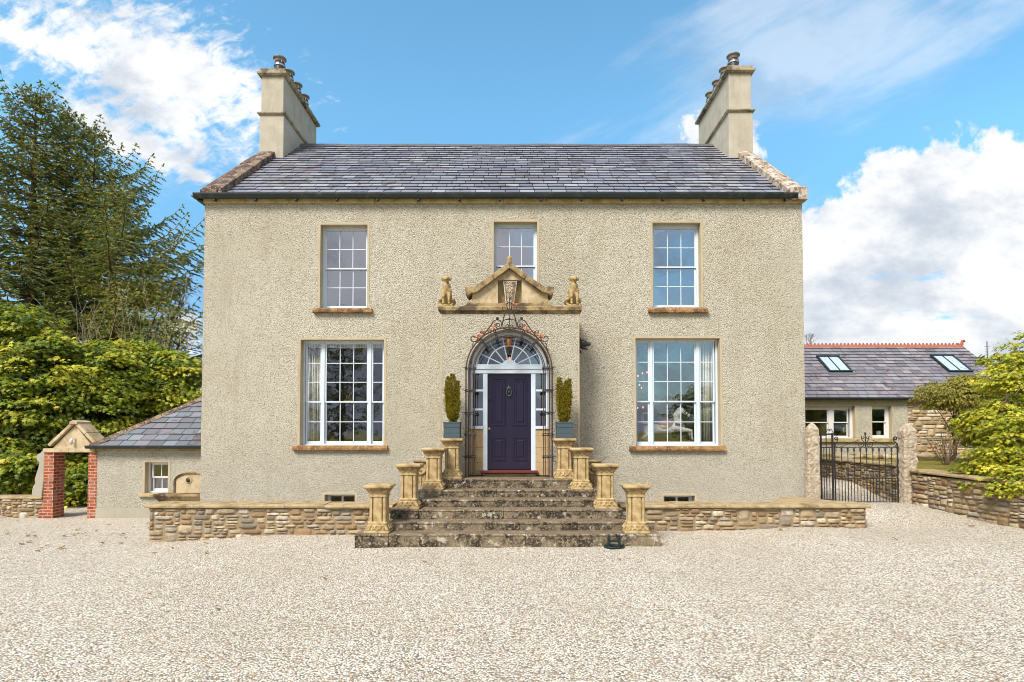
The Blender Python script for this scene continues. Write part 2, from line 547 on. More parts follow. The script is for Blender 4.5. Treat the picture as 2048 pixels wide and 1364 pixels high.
def dup(root, loc, label=None, rz=0.0, scale=(1, 1, 1)):
    """copy of a thing built around its own origin, with its parts and sub-parts"""
    r = root.copy(); C.collection.objects.link(r); r.location = loc; r.rotation_euler = (0, 0, rz); r.scale = scale
    ORG[r.name] = Vector(loc)
    if label: r['label'] = label
    for ch in list(root.children):
        c = ch.copy(); C.collection.objects.link(c); c.parent = r
        for g in list(ch.children):
            d = g.copy(); C.collection.objects.link(d); d.parent = c
    return r


def arc(cx, cz, r, a0, a1, n, y=None):
    return [(cx + r * math.cos(a0 + (a1 - a0) * i / n), cz + r * math.sin(a0 + (a1 - a0) * i / n)) for i in range(n + 1)]


def spiral(cx, cz, r0, r1, a0, a1, n=18):
    return [(cx + (r0 + (r1 - r0) * i / n) * math.cos(a0 + (a1 - a0) * i / n), cz + (r0 + (r1 - r0) * i / n) * math.sin(a0 + (a1 - a0) * i / n)) for i in range(n + 1)]


def to3(p2, y): return [(a, y, b) for a, b in p2]


# ------------------------------------------------------------------ ground
GP = [(-7.2, 10.8, -.15), (6.6, 10.8, .10), (-10.5, 14.1, -.22), (-14, 14.1, -.22), (6.8, 12.8, .33), (8.9, 12.7, .33), (8.9, 9.9, .25), (8.7, 15.4, .65),
      (8.0, 15.4, .65), (8.0, 20, .95), (0, 9.4, 0), (0, 5, 0), (-6, 5, -.02), (6, 5, .03), (9, 5, .1), (3, 9.6, .02), (-3.5, 9.6, -.02), (-3, 10.7, -.02), (3, 10.7, .05), (-4, 14, -.1), (0, 14, 0), (0, -6, 0), (-12, 0, -.1), (12, 0, .1), (-12, 8, -.15)]


def gz(x, y):
    w = s = 0
    for a, b, z in GP:
        q = 1 / (((x - a) ** 2 + (y - b) ** 2) ** 1.4 + .02); w += q; s += q * z
    return s / w


def sheet(name, xs, ys, fn, m, **kw):
    mb = MB(); nx = len(xs)
    mb.v = [(x, y, fn(x, y)) for y in ys for x in xs]
    mb.f = [(j * nx + i, j * nx + i + 1, (j + 1) * nx + i + 1, (j + 1) * nx + i) for j in range(len(ys) - 1) for i in range(nx - 1)]
    mb.c = [(1, 1, 1)] * len(mb.f)
    return mb.build(name, m, smooth=True)


def lin(a, b, n): return [a + (b - a) * i / n for i in range(n + 1)]


def gmicro(x, y): return gz(x, y) + .018 * mnoise.noise(Vector((x * 1.3, y * 1.3, 0))) + .008 * mnoise.noise(Vector((x * 4, y * 4, 3)))


tag(sheet('gravel_forecourt', lin(-16, 8.95, 125), lin(-8, 22, 150), gmicro, 'gravel'), 'pale gravel forecourt in front of the house', kind='structure')
tag(sheet('ground', [-900, -300, -80, -30] + lin(-16, 9, 10) + [15, 30, 80, 300, 900], [-900, -200, -40] + lin(-8, 22, 10) + [40, 100, 400, 900],
          lambda x, y: gz(max(-16, min(9, x)), max(-8, min(22, y))) - .3, 'grass'), kind='structure')


def lawn_z(x, y): return 1.0 + .018 * (y - 12) + .03 * mnoise.noise(Vector((x, y, 0)))


lw = MB(); xs = lin(8.98, 30, 20); ys = lin(4, 40, 30); nx = len(xs)
lw.v = [(x, y, lawn_z(x, y)) for y in ys for x in xs]
lw.f = [(j * nx + i, j * nx + i + 1, (j + 1) * nx + i + 1, (j + 1) * nx + i) for j in range(len(ys) - 1) for i in range(nx - 1)]
n0 = len(lw.v)
lw.v += [(8.98, y, -.2) for y in ys]
lw.f += [(j * nx, (j + 1) * nx, n0 + j + 1, n0 + j) for j in range(len(ys) - 1)]
lw.c = [(1, 1, 1)] * len(lw.f)
tag(lw.build('lawn', 'grass', smooth=True), kind='structure')


# ------------------------------------------------------------------ rubble walls
STONES = [(.42, .31, .17), (.50, .40, .25), (.36, .25, .12), (.30, .20, .10), (.46, .36, .22), (.40, .24, .10), (.54, .45, .32), (.27, .22, .17), (.38, .34, .28), (.33, .19, .09), (.55, .49, .40), (.45, .33, .17)]


STONES = [tuple(q * .80 + (sum(c) / 3) * .20 for q in c) for c in STONES]


def pack(L, z0, z1, unit, out, rnd):
    """dry-stone packing: the lowest gap always takes the next stone"""
    sky = [[0.0, L, z0]]
    while sky:
        k = min(range(len(sky)), key=lambda i: sky[i][2]); a, b, z = sky[k]
        if z > z1 - .03: sky.pop(k); continue
        big = rnd.random() < .13
        h = unit * rnd.uniform(.45, 1.15) * (1.9 if big else 1); w = h * (rnd.uniform(1.0, 1.7) if big else rnd.uniform(1.6, 4.2))
        for i in (k - 1, k + 1):                     # try to end level with a neighbour
            if 0 <= i < len(sky) and abs(sky[i][2] - (z + h)) < unit * .35 and sky[i][2] > z + .03: h = sky[i][2] - z
        if z1 - (z + h) < .045: h = z1 - z
        if b - a - w < unit * .8: w = b - a
        if w > h * 5.5 and w > .3: w = w * rnd.uniform(.4, .6)
        left = rnd.random() < .5
        x0, x1 = (a, a + w) if left else (b - w, b)
        out.append((x0, x1, z, z + h))
        rest = ([[x0, x1, z + h]] if True else [])
        if x0 > a + 1e-6: rest = [[a, x0, z]] + rest
        if x1 < b - 1e-6: rest = rest + [[x1, b, z]]
        sky[k:k + 1] = rest
        m = []
        for q in sky:
            if m and abs(m[-1][2] - q[2]) < 1e-6: m[-1][1] = q[1]
            else: m.append(q)
        sky = m


def rubble(mb, L, z0, z1, fr, seed, amin=.018, pal=STONES, bulge=.026, dark=1.0):
    """stones over a wall face; fr(u, z, w) -> world point, w = out of the wall"""
    rnd = random.Random(seed); cells = []
    pack(L, z0, z1, math.sqrt(amin) * .78, cells, rnd)
    N = 6
    for a, b, c, d in cells:
        g = rnd.uniform(.003, .008); a += g; b -= g; c += g; d -= g
        if b - a < .012 or d - c < .01: continue
        cxx, czz, hx, hz = (a + b) / 2, (c + d) / 2, (b - a) / 2, (d - c) / 2
        col = rnd.choice(pal); k = rnd.uniform(.75, 1.2) * dark; col = tuple(min(.8, q * k) for q in col)
        bl = bulge * rnd.uniform(.3, 1.2); p = rnd.uniform(4, 14); jit = [(rnd.uniform(-.12, .12), rnd.uniform(-.15, .15)) for _ in range(4)]
        vs = []; 
        for i in range(N + 1):
            for j in range(N + 1):
                s, t = -1 + 2 * i / N, -1 + 2 * j / N
                q = (abs(s) ** p + abs(t) ** p) ** (1 / p) if (s or t) else 1
                m = max(abs(s), abs(t)); k2 = (m / q) if m else 1
                ss, tt = s * k2, t * k2
                w4 = [(1 - ss) * (1 - tt) / 4, (1 + ss) * (1 - tt) / 4, (1 + ss) * (1 + tt) / 4, (1 - ss) * (1 + tt) / 4]
                dx = sum(w * jj[0] for w, jj in zip(w4, jit)) * (1 if m > .1 else 0); dz = sum(w * jj[1] for w, jj in zip(w4, jit))
                u = cxx + hx * (ss + dx * .5); z = czz + hz * (tt + dz * .5)
                nz = mnoise.noise(Vector((u * 9, z * 9, seed))) * .35
                w = bl * (1 - m ** 8 * .6) * (1 + nz) + (-.02 - bl * .4 if m == 1 else 0) + .004
                vs.append(fr(u, z, w))
        fs = [(i * (N + 1) + j, (i + 1) * (N + 1) + j, (i + 1) * (N + 1) + j + 1, i * (N + 1) + j + 1) for i in range(N) for j in range(N)]
        mb.add(vs, fs, col)


def slabs(mb, L, fr, seed, t=.06, depth=.5, over=.05):
    """coping flagstones: fr(u, v, h): u along, v across, h up"""
    rnd = random.Random(seed); u = 0
    while u < L - .02:
        w = min(rnd.uniform(.7, 1.15), L - u)
        if L - u - w < .3: w = L - u
        dz = rnd.uniform(-.006, .006); e = rnd.uniform(-.012, .012)
        a, b = u + .004, u + w - .004
        n = 5; rings = []
        for i in range(n + 1):
            q = a + (b - a) * i / n; j = rnd.uniform(-.006, .006)
            rings.append([fr(q, -over + e + j, dz), fr(q, -over + e + j - .006, t * .5 + dz), fr(q, -over + e + .012, t + dz), fr(q, depth + over, t + dz), fr(q, depth + over, dz)])
        mb.loft(rings); u += w


YT = 10.8
def terrace(x0, x1, label, seed, zl, zr, endL=False, endR=False):
    zc = PZ(1009, YT)
    t = thing('terrace_wall', ((x0 + x1) / 2, YT, 0), label, 'stone wall', 'low stone walls either side of the steps')
    mb = MB(); mb.box(x0 + .012, x1 - .012, YT + .012, YT + .42, -.4, zc - .06)
    mb.build('core', 'mortar', t)
    st = MB()
    rubble(st, x1 - x0, min(zl, zr) - .12, zc - .062, lambda u, z, w: (x0 + u, YT + .01 - w, z), seed)
    if endL: rubble(st, .42, min(zl, zr) - .12, zc - .062, lambda u, z, w: (x0 + .01 - w, YT + .42 - u, z), seed + 5)
    if endR: rubble(st, .42, min(zl, zr) - .12, zc - .062, lambda u, z, w: (x1 - .01 + w, YT + u, z), seed + 6)
    st.build('stonework', 'rubble', t, smooth=True)
    cp = MB(); a, b = x0 - (.06 if endL else 0), x1 + (.06 if endR else 0)
    slabs(cp, b - a, lambda u, v, h: (a + u, YT + v, zc - .06 + h), seed + 9, .06, .45, .05)
    if endR: cp.prism([(x1 - 1.5, YT + .51), (x1 - .1, YT + .51), (x1 - .35, YT + .75), (x1 - .6, YT + 1.2), (x1 - 1.1, YT + 1.2)], zc - .06, zc + .0, axis='z')
    cp.build('coping', 'cap_stone', t)
SX0, SX1 = PX(783, 10.6), PX(1243, 10.6)
terrace(PX(301, YT), SX0, 'low rubble stone terrace wall with flat coping left of the steps', 3, -.15, 0, endL=True)
terrace(SX1, PX(1730, YT), 'low rubble stone terrace wall with flat coping right of the steps', 17, 0, .1, endR=True)

# ------------------------------------------------------------------ steps
STP = [(1068, 9.53, 711, 1319, 0), (1044, 9.89, 779, 1254, .209), (1019, 10.25, 781, 1245, 0), (999, 10.61, 832, 1199, 0), (980, 10.97, 834, 1197, 0), (958, 11.33, 877, 1156, 0)]
steps = thing('stone_steps', (0, 9.6, 0), 'wide flight of six worn lichen spotted stone steps up to the front door', 'steps')
zprev = -.2; ZS = []
for k, (py, Y, xa, xb, _) in enumerate(STP):
    z = PZ(py, Y); ZS.append(z); x0, x1 = PX(xa, Y), PX(xb, Y); mb = MB()
    rnd = random.Random(40 + k)
    inner = {0: (PX(778, Y), PX(1247, Y)), 2: (PX(838, Y), PX(1190, Y)), 4: (PX(885, Y), PX(1146, Y))}.get(k)
    cuts = [x0] + ([inner[0]] if inner else []); end = inner[1] if inner else x1
    nb = rnd.choice([4, 5]) if k < 5 else 3; st0 = cuts[-1]
    for i in range(1, nb): cuts.append(st0 + (end - st0) * (i + rnd.uniform(-.18, .18)) / nb)
    cuts += ([inner[1]] if inner else []) + [x1]
    yb = 12.0 if k > 1 else 12.0
    for a, b in zip(cuts[:-1], cuts[1:]):
        e = rnd.uniform(-.008, .008); dz = rnd.uniform(-.004, .004)
        if inner and (a < inner[0] - .01 or b > inner[1] + .01): e -= .012
        n = 6; rings = []
        for i in range(n + 1):
            q = a + .003 + (b - a - .006) * i / n; j = .006 * mnoise.noise(Vector((q * 5, k, 0)))
            rings.append([(q, Y + e + j + .004, zprev + .003), (q, Y + e + j, z - .05), (q, Y + e + j - .012, z - .022 + dz), (q, Y + e + j - .004, z - .004 + dz), (q, Y + e + .02, z + dz), (q, yb, z + dz), (q, yb, zprev + .003)])
        mb.loft(rings)
    mb.build('step', 'step_stone', steps)
    zprev = z
ZL = ZS[5]

# ------------------------------------------------------------------ country house
Y0 = 13.0
XL = (P(400, 1003, Y0)[0] + P(410, 400, Y0)[0]) / 2; XR = (P(1612, 1003, Y0)[0] + P(1605, 400, Y0)[0]) / 2
YB = 21.2; YR = (Y0 + YB) / 2 
ZE = PZ(394, Y0 - .05); ZR = PZ(290, YR)
house = thing('country_house', (0, Y0, 0), 'large cream pebbledashed Georgian country house with slate roof and twin chimneys', 'house')

# openings in the facade: px left, right, top, bottom at Y0
WIN = {'ul': (640, 735, 449, 616), 'um': (987, 1075, 443, 612), 'ur': (1305, 1402, 445, 614), 'll': (600, 768, 679, 891), 'lr': (1271, 1441, 676, 892),
       'bl': (649, 710, 989, 1016), 'br': (1327, 1390, 991, 1018)}
OP = {k: (PX(a, Y0, (c + d) / 2), PX(b, Y0, (c + d) / 2), PZ(d, Y0), PZ(c, Y0)) for k, (a, b, c, d) in WIN.items()}
PXL, PXR = PX(882, 12.0), PX(1158, 12.0)
door_hole = (PX(935, 12.0), PX(1101, 12.0), .3, PZ(660, 12.0))


def wall_holes(mb, x0, x1, z0, z1, y, holes, th=.4):
    xs = sorted({x0, x1} | {h[0] for h in holes} | {h[1] for h in holes}); zs = sorted({z0, z1} | {h[2] for h in holes} | {h[3] for h in holes})
    for a, b in zip(xs[:-1], xs[1:]):
        for c, d in zip(zs[:-1], zs[1:]):
            mx, mz = (a + b) / 2, (c + d) / 2
            if any(h[0] < mx < h[1] and h[2] < mz < h[3] for h in holes): continue
            mb.add([(a, y, c), (b, y, c), (b, y, d), (a, y, d)], [(0, 1, 2, 3)])
            mb.add([(a, y + th, c), (b, y + th, c), (b, y + th, d), (a, y + th, d)], [(3, 2, 1, 0)])
    for a, b, c, d in holes:
        mb.add([(a, y, c), (b, y, c), (b, y, d), (a, y, d), (a, y + th, c), (b, y + th, c), (b, y + th, d), (a, y + th, d)],
               [(0, 4, 5, 1), (1, 5, 6, 2), (2, 6, 7, 3), (3, 7, 4, 0)])


mb = MB(); wall_holes(mb, XL, XR, -.4, ZE, Y0, list(OP.values()) + [door_hole])
mb.build('front_wall', 'dash', house)
mb = MB()
for x, s in ((XL, 1), (XR, -1)):
    mb.prism([(Y0 + .002, -.4), (YB, -.4), (YB, ZE), (YR, ZR - .05), (Y0 + .002, ZE - .02)], x, x + s * .38, axis='x')
mb.box(XL + .38, XR - .38, YB - .4, YB, -.4, ZE)
mb.build('side_walls', 'dash', house)
# interior: floors, ceilings, cross walls
mb = MB(); yi = Y0 + .4
for z in (PZ(962, Y0), 4.45, ZE - .25): mb.box(XL + .385, XR - .385, yi + .003, YB - .403, z - .15, z)
mb.build('floors', 'interior_floor', house)
mb = MB()
for x in (-2.2, 1.75): mb.box(x, x + .12, yi + .003, YB - .403, -.3, ZE - .42)
mb.box(XL + .385, XR - .385, 17.6, 17.7, -.3, ZE - .42)
mb.build('inner_walls', 'interior', house)

# roof slates
SL = [(.20, .21, .255), (.24, .245, .285), (.165, .175, .225), (.27, .28, .315), (.215, .20, .235), (.185, .195, .24), (.29, .295, .315), (.205, .215, .235)]


def clip(poly, hp):
    for (a, b, c) in hp:  # keep a*u+b*v<=c
        out = []
        for i in range(len(poly)):
            p, q = poly[i], poly[(i + 1) % len(poly)]
            dp, dq = a * p[0] + b * p[1] - c, a * q[0] + b * q[1] - c
            if dp <= 0: out.append(p)
            if dp * dq < 0:
                t = dp / (dp - dq); out.append((p[0] + (q[0] - p[0]) * t, p[1] + (q[1] - p[1]) * t))
        poly = out
        if len(poly) < 3: return []
    return poly


def slates(mb, U0, U1, V, sw, sh, fr, seed, hp=(), pal=SL, holes=()):
    rnd = random.Random(seed); nv = int(round(V / sh)); sh = V / nv
    for r in range(nv):
        off = (sw / 2 if r % 2 else 0) + rnd.uniform(-.02, .02); u = U0 - off - sw
        while u < U1:
            w = sw * rnd.uniform(.86, 1.12)
            a, b = max(u, U0), min(u + w, U1)
            if b - a > .02:
                v0, v1 = r * sh, (r + 1) * sh
                poly = clip([(a + .007, v0 - rnd.uniform(0, .01)), (b - .007, v0 - rnd.uniform(0, .01)), (b - .007, v1), (a + .007, v1)], hp)
                if poly and not any(h[0] < (a + b) / 2 < h[1] and h[2] < (v0 + v1) / 2 < h[3] for h in holes):
                    c = rnd.choice(pal); k = rnd.uniform(.8, 1.25); c = tuple(q * k for q in c)
                    t1 = .020 + rnd.uniform(0, .008); tl = rnd.uniform(-.003, .003)
                    hh = lambda p: t1 * (1 - (p[1] - v0) / sh) + .003 + tl * (p[0] - a) / w
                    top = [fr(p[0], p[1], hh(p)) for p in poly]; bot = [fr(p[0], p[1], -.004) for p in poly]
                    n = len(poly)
                    mb.add(top, [tuple(range(n))], c); mb.add(top + bot, [(i, i + n, (i + 1) % n + n, (i + 1) % n) for i in range(n)], (.03, .027, .025))  # edge faces painted near black as the shadow lines between courses
            u += w


V = math.hypot(YR - Y0 + .1, ZR - ZE); cs, sn = (YR - Y0 + .1) / V, (ZR - ZE) / V
sag = lambda u: -.012 * math.sin(PI * (u - XL) / (XR - XL)) + .008 * math.sin(u * 1.7)
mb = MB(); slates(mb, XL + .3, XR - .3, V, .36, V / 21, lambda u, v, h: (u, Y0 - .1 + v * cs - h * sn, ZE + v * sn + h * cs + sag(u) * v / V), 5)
rf = mb.build('roof', 'slate', house)
mb = MB(); mb.add([(XL, Y0 - .1, ZE - .035), (XR, Y0 - .1, ZE - .035), (XR, YR, ZR - .075), (XL, YR, ZR - .075), (XR, YB + .1, ZE - .035), (XL, YB + .1, ZE - .035)], [(0, 1, 2, 3), (3, 2, 4, 5)])
mb.build('roof_deck', 'underlay', rf)
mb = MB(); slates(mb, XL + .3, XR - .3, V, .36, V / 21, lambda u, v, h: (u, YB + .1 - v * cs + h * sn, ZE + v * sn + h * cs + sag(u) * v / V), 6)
mb.build('rear_slates', 'slate', rf)
mb = MB(); n = 30
for i in range(n):
    a, b = XL + .5 + (XR - XL - 1) * i / n, XL + .5 + (XR - XL - 1) * (i + 1) / n; z = ZR + sag((a + b) / 2) + random.uniform(-.004, .004)
    mb.prism([(YR - .13, z - .075), (YR - .13, z - .055), (YR, z + .045), (YR + .13, z - .055), (YR + .13, z - .075)], a + .003, b - .003, axis='x')
mb.build('ridge', 'lead', rf)
# gable copings
for side, (xo, xi) in (('l', (PX(402, Y0, 390), PX(447, Y0, 390))), ('r', (PX(1613, Y0, 385), PX(1572, Y0, 385)))):
    mb = MB(); xo2 = XL - .03 if side == 'l' else XR + .03; rnd = random.Random(9)
    for f0, f1 in ((0, 1), (1, 0)):
        k = 7
        for i in range(k):
            a, b = i / k * .98, (i + 1) / k * .98 - .004
            y = (lambda q: Y0 - .08 + (YR - Y0 + .08) * q) if f0 == 0 else (lambda q: YB + .08 - (YR - Y0 + .08) * q)
            z = lambda q: ZE + (ZR - ZE) * q
            e = rnd.uniform(-.01, .01)
            mb.loft([[(xo2, y(q), z(q) - .05), (xo2 + (.0), y(q), z(q) + .2 + e), ((xo2 + xi) / 2, y(q), z(q) + .235 + e), (xi, y(q), z(q) + .2 + e), (xi, y(q), z(q) - .05)] for q in (a, b)])
    s = .0 if side == 'l' else .0
    a, b = sorted((xo2 - (.03 if side == 'l' else -.03), xo2 + (.36 if side == 'l' else -.36)))
    mb.box(a, b, Y0 - .16, Y0 + .25, ZE - .1, ZE + .2) if side == 'r' else mb.box(a, b, Y0 - .12, Y0 + .25, ZE + .0, ZE + .16)
    mb.build('gable_coping', 'coping_stone' if side == 'l' else 'coping_pale', house, bevel=.015)
# eaves course + gutter
mb = MB(); k = 14
for i in range(k):
    a, b = XL - .01 + (XR - XL + .02) * i / k, XL - .01 + (XR - XL + .02) * (i + 1) / k
    mb.box(a + .002, b - .002, Y0 - .07, Y0 - .003, ZE - .14, ZE - .035)
mb.build('eaves_course', 'eaves_stone', house, bevel=.012)
gut = MB(); g0, g1 = PX(386, Y0 - .2, 390), PX(1596, Y0 - .2, 390)
half = [(Y0 - .14 + .075 * math.cos(a), ZE + .01 + .085 * math.sin(a)) for a in lin(PI, 2 * PI, 8)]
gut.prism([(Y0 - .225, ZE + .035), (Y0 - .225, ZE + .01)] + half[1:-1] + [(Y0 - .065, ZE + .01), (Y0 - .065, ZE + .035)], g0, g1, axis='x')
gut.prism([(XL - .30, ZE + .035), (XL - .27, ZE - .0), (XL - .15, ZE - .07), (XL - .03, ZE - .09), (XL - .03, ZE + .035)], Y0 - .06, Y0 + 1.0)
g = gut.build('gutter', 'gutter_paint', house)
for i in range(15):
    br = MB(); x = g0 + .45 + (g1 - g0 - .7) * i / 14
    br.box(x - .02, x + .02, Y0 - .16, Y0 - .005, ZE - .115, ZE - .055)
    br.build('gutter_bracket', 'gutter_paint', g)

# chimneys
YC0, YC1 = 15.75, 18.45
for side in ('l', 'r'):
    sg = 1 if side == 'l' else -1
    xo = XL + .0 if side == 'l' else XR - .0
    xo = (P(519, 260, YC0)[0]) if side == 'l' else P(1506, 270, YC0)[0]
    xi = P(568, 200, YC0)[0] if side == 'l' else P(1457, 200, YC0)[0]
    a, b = sorted((xo, xi)); zt = PZ(137 if side == 'l' else 131, YC0); zb = PZ(228 if side == 'l' else 222, YC0)
    mb = MB(); mb.box(a, b, YC0, YC1, ZE + .4, zb - .03)
    mb.box(a + .025, b - .025, YC0 + .025, YC1 - .025, zb + .05, zt - .2)
    ch = mb.build('chimney', 'chimney_render', house, bevel=.012)
    mb = MB()
    for (e, z0, z1, e2) in ((.06, zb - .03, zb + .05, .0), (.07, zt - .2, zt - .09, .02)):
        mb.loft([[(a - q, YC0 - q, z), (b + q, YC0 - q, z), (b + q, YC1 + q, z), (a - q, YC1 + q, z)] for q, z in ((e * .35, z0), (e, z0 + .035), (e, z1 - .015), (e * .3, z1))])
    mb.box(a - .01, b + .01, YC0 - .01, YC1 + .01, zt - .089, zt)
    mb.build('string_course', 'chimney_cap', ch, bevel=.006)
    for i in range(4):
        cx = (a + b) / 2 + .03 * sg; cy = YC0 + .42 + i * .62
        mb = MB(); mb.lathe([(.145, 0), (.145, .32), (.15, .33), (.15, .40)], cx, cy, zt, 18)
        pot = mb.build('chimney_pot', 'pot_dark', ch, smooth=False)
        mb = MB(); mb.lathe([(.152, .30), (.165, .31), (.165, .345), (.152, .355)], cx, cy, zt, 18); mb.build('clamp_band', 'steel', ch)
        mb = MB(); mb.lathe([(.10, .42), (.13, .44), (.145, .50), (.185, .535), (.185, .56), (.12, .60), (.02, .62)], cx, cy, zt, 18)
        for k in range(4):
            an = PI / 4 + k * PI / 2; mb.box(cx + .135 * math.cos(an) - .01, cx + .135 * math.cos(an) + .01, cy + .135 * math.sin(an) - .01, cy + .135 * math.sin(an) + .01, zt + .38, zt + .48)
        mb.build('cowl', 'cowl_metal', ch)


# windows ------------------------------------------------------------
def bars(mb, x0, x1, z0, z1, y, cols, rows, fr, t=.017, d=.03):
    """sash with stiles/rails fr=(side,top,bottom) and glazing bars"""
    sd, tp, bt = fr
    mb.box(x0, x0 + sd, y, y + d, z0, z1); mb.box(x1 - sd, x1, y, y + d, z0, z1)
    mb.box(x0 + sd, x1 - sd, y + .001, y + d, z1 - tp, z1); mb.box(x0 + sd, x1 - sd, y + .001, y + d, z0, z0 + bt)
    ix0, ix1, iz0, iz1 = x0 + sd, x1 - sd, z0 + bt, z1 - tp
    for i in range(1, cols):
        x = ix0 + (ix1 - ix0) * i / cols; mb.box(x - t / 2, x + t / 2, y + .003, y + d - .004, iz0, iz1)
    for j in range(1, rows):
        z = iz0 + (iz1 - iz0) * j / rows; mb.box(ix0, ix1, y + .005, y + d - .006, z - t / 2, z + t / 2)


def sash_window(parent, x0, x1, z0, z1, y, lights, meet, m='white_paint', glass='glass', frame=.05, rows=(2, 2), surround=True, ysurf=Y0, name='window'):
    """lights: list of (x share start, end, cols); mullions are the gaps"""
    mb = MB(); W = x1 - x0
    mb.box(x0 + .002, x0 + frame, y, y + .12, z0, z1 - .002); mb.box(x1 - frame, x1 - .002, y, y + .12, z0, z1 - .002)
    mb.box(x0 + frame, x1 - frame, y + .001, y + .12, z1 - frame, z1 - .002); mb.box(x0 + frame, x1 - frame, y - .01, y + .12, z0, z0 + .035)
    xs = [(x0 + W * a, x0 + W * b, c) for a, b, c in lights]
    for (a, b, c), (a2, b2, c2) in zip(xs[:-1], xs[1:]): mb.box(b, a2, y - .004, y + .12, z0 + .035, z1 - frame)
    w = mb.build(name, m, parent, bevel=.004)
    zm = z0 + (z1 - z0) * meet
    for a, b, c in xs:
        a = max(a, x0 + frame); b = min(b, x1 - frame)
        u = MB(); bars(u, a, b, zm - .018, z1 - frame, y + .02, c, rows[0], (.036, .036, .032)); u.build('upper_sash', m, w)
        l = MB(); bars(l, a, b, z0 + .035, zm + .018, y + .055, c, rows[1], (.036, .032, .06)); l.build('lower_sash', m, w)
    gl = MB()
    for a, b, c in xs:
        gl.add([(a, y + .036, zm), (b, y + .036, zm), (b, y + .036, z1 - frame), (a, y + .036, z1 - frame)], [(0, 1, 2, 3)])
        gl.add([(a, y + .071, z0 + .035), (b, y + .071, z0 + .035), (b, y + .071, zm), (a, y + .071, zm)], [(0, 1, 2, 3)])
    gl.build('pane', glass, w)
    if surround:
        s = MB(); e = .045; yy = ysurf - .006
        for A, B, Cc, D in ((x0 - e, x0 + .001, z0, z1 + e), (x1 - .001, x1 + e, z0, z1 + e), (x0 + .001, x1 - .001, z1 - .001, z1 + e)): s.box(A, B, yy, yy + .03, Cc, D)
        s.box(x0 + .0005, x0 + .006, yy + .001, y + .01, z0, z1 - .006); s.box(x1 - .006, x1 - .0005, yy + .001, y + .01, z0, z1 - .006); s.box(x0 + .001, x1 - .001, yy + .001, y + .01, z1 - .006, z1 - .0005)
        s.build('surround', 'plaster', w)
    return w


def sill(parent, pa, pb, ptop, pbot, y=Y0, m='sill_stone', seed=0, proj=.09):
    a, b = PX(pa, y - proj, ptop), PX(pb, y - proj, ptop); z1, z0 = PZ(ptop, y - proj), PZ(pbot, y - proj); rnd = random.Random(seed)
    mb = MB(); mid = a + (b - a) * rnd.uniform(.4, .6)
    for q0, q1 in ((a, mid - .003), (mid + .003, b)):
        rings = []
        for i in range(7):
            x = q0 + (q1 - q0) * i / 6; j = rnd.uniform(-.005, .005)
            rings.append([(x, y - proj + j, z0 + .01 - j), (x, y - proj + j - .004, (z0 + z1) / 2), (x, y - proj + j + .01, z1 - .004), (x, y - .005, z1 + .004), (x, y + .16, z1 + .006), (x, y + .16, z0), (x, y - proj + .02, z0)])
        mb.loft(rings)
    return mb.build('sill', m, parent)


RC = .17
for k, rows in (('ul', (2, 2)), ('um', (2, 2)), ('ur', (2, 2))):
    x0, x1, z0, z1 = OP[k]
    w = sash_window(house, x0, x1, z0, z1 - .0, Y0 + RC, [(0, 1, 3)], .5, glass='glass_upper', rows=rows)
    pa, pb = {'ul': (625, 743), 'um': (975, 1090), 'ur': (1298, 1417)}[k]
    sill(w, pa, pb, 616, 625, seed=ord(k[1]))
for k in ('ll', 'lr'):
    x0, x1, z0, z1 = OP[k]; W = x1 - x0
    if k == 'll': L = [(.03, .225, 1), (.262, .788, 3), (.825, .98, 1)]
    else: L = [(.02, .19, 1), (.224, .745, 3), (.782, .965, 1)]
    w = sash_window(house, x0, x1, z0, z1, Y0 + RC, L, .415, rows=(3, 2), frame=.045)
    sill(w, *((584, 774, 892, 901) if k == 'll' else (1260, 1453, 893, 902)), seed=3)
    # brass scroll ornament on the inside of the meeting rail
    cx = x0 + W * (.52 if k == 'll' else .49); zm = z0 + (z1 - z0) * .415
    mb = MB()
    for s in (-1, 1):
        mb.tube(to3([(cx + s * (.10 - .075 * math.cos(a)), zm + .12 + .075 * math.sin(a)) for a in lin(-1.4, 1.4, 12)], Y0 + RC + .16), .009, 6)
    mb.box(cx - .1, cx + .1, Y0 + RC + .15, Y0 + RC + .17, zm + .03, zm + .045)
    mb.build('brass_scroll', 'brass', w)
for k in ('bl', 'br'):
    x0, x1, z0, z1 = OP[k]
    mb = MB(); mb.box(x0 + .003, x1 - .003, Y0 + .2, Y0 + .28, z1 - .06, z1 - .002); mb.box(x0 + .003, x0 + .07, Y0 + .2, Y0 + .28, z0, z1 - .06); mb.box(x1 - .07, x1 - .003, Y0 + .2, Y0 + .28, z0, z1 - .06)
    cx = (x0 + x1) / 2; mb.box(cx - .02, cx + .02, Y0 + .205, Y0 + .27, z0, z1 - .06); mb.box(x0 + .07, x1 - .07, Y0 + .2, Y0 + .28, z0, z0 + .05)
    w = mb.build('basement_window', 'white_paint', house)
    gl = MB(); gl.add([(x0, Y0 + .24, z0), (x1, Y0 + .24, z0), (x1, Y0 + .24, z1), (x0, Y0 + .24, z1)], [(0, 1, 2, 3)]); gl.build('pane', 'glass', w)
    s = MB(); e = .05
    for A, B, Cc, D in ((x0 - e, x0 + .001, z0, z1 + e), (x1 - .001, x1 + e, z0, z1 + e), (x0 + .001, x1 - .001, z1 - .001, z1 + e)): s.box(A, B, Y0 - .006, Y0 + .03, Cc, D)
    s.build('surround', 'plaster', w)

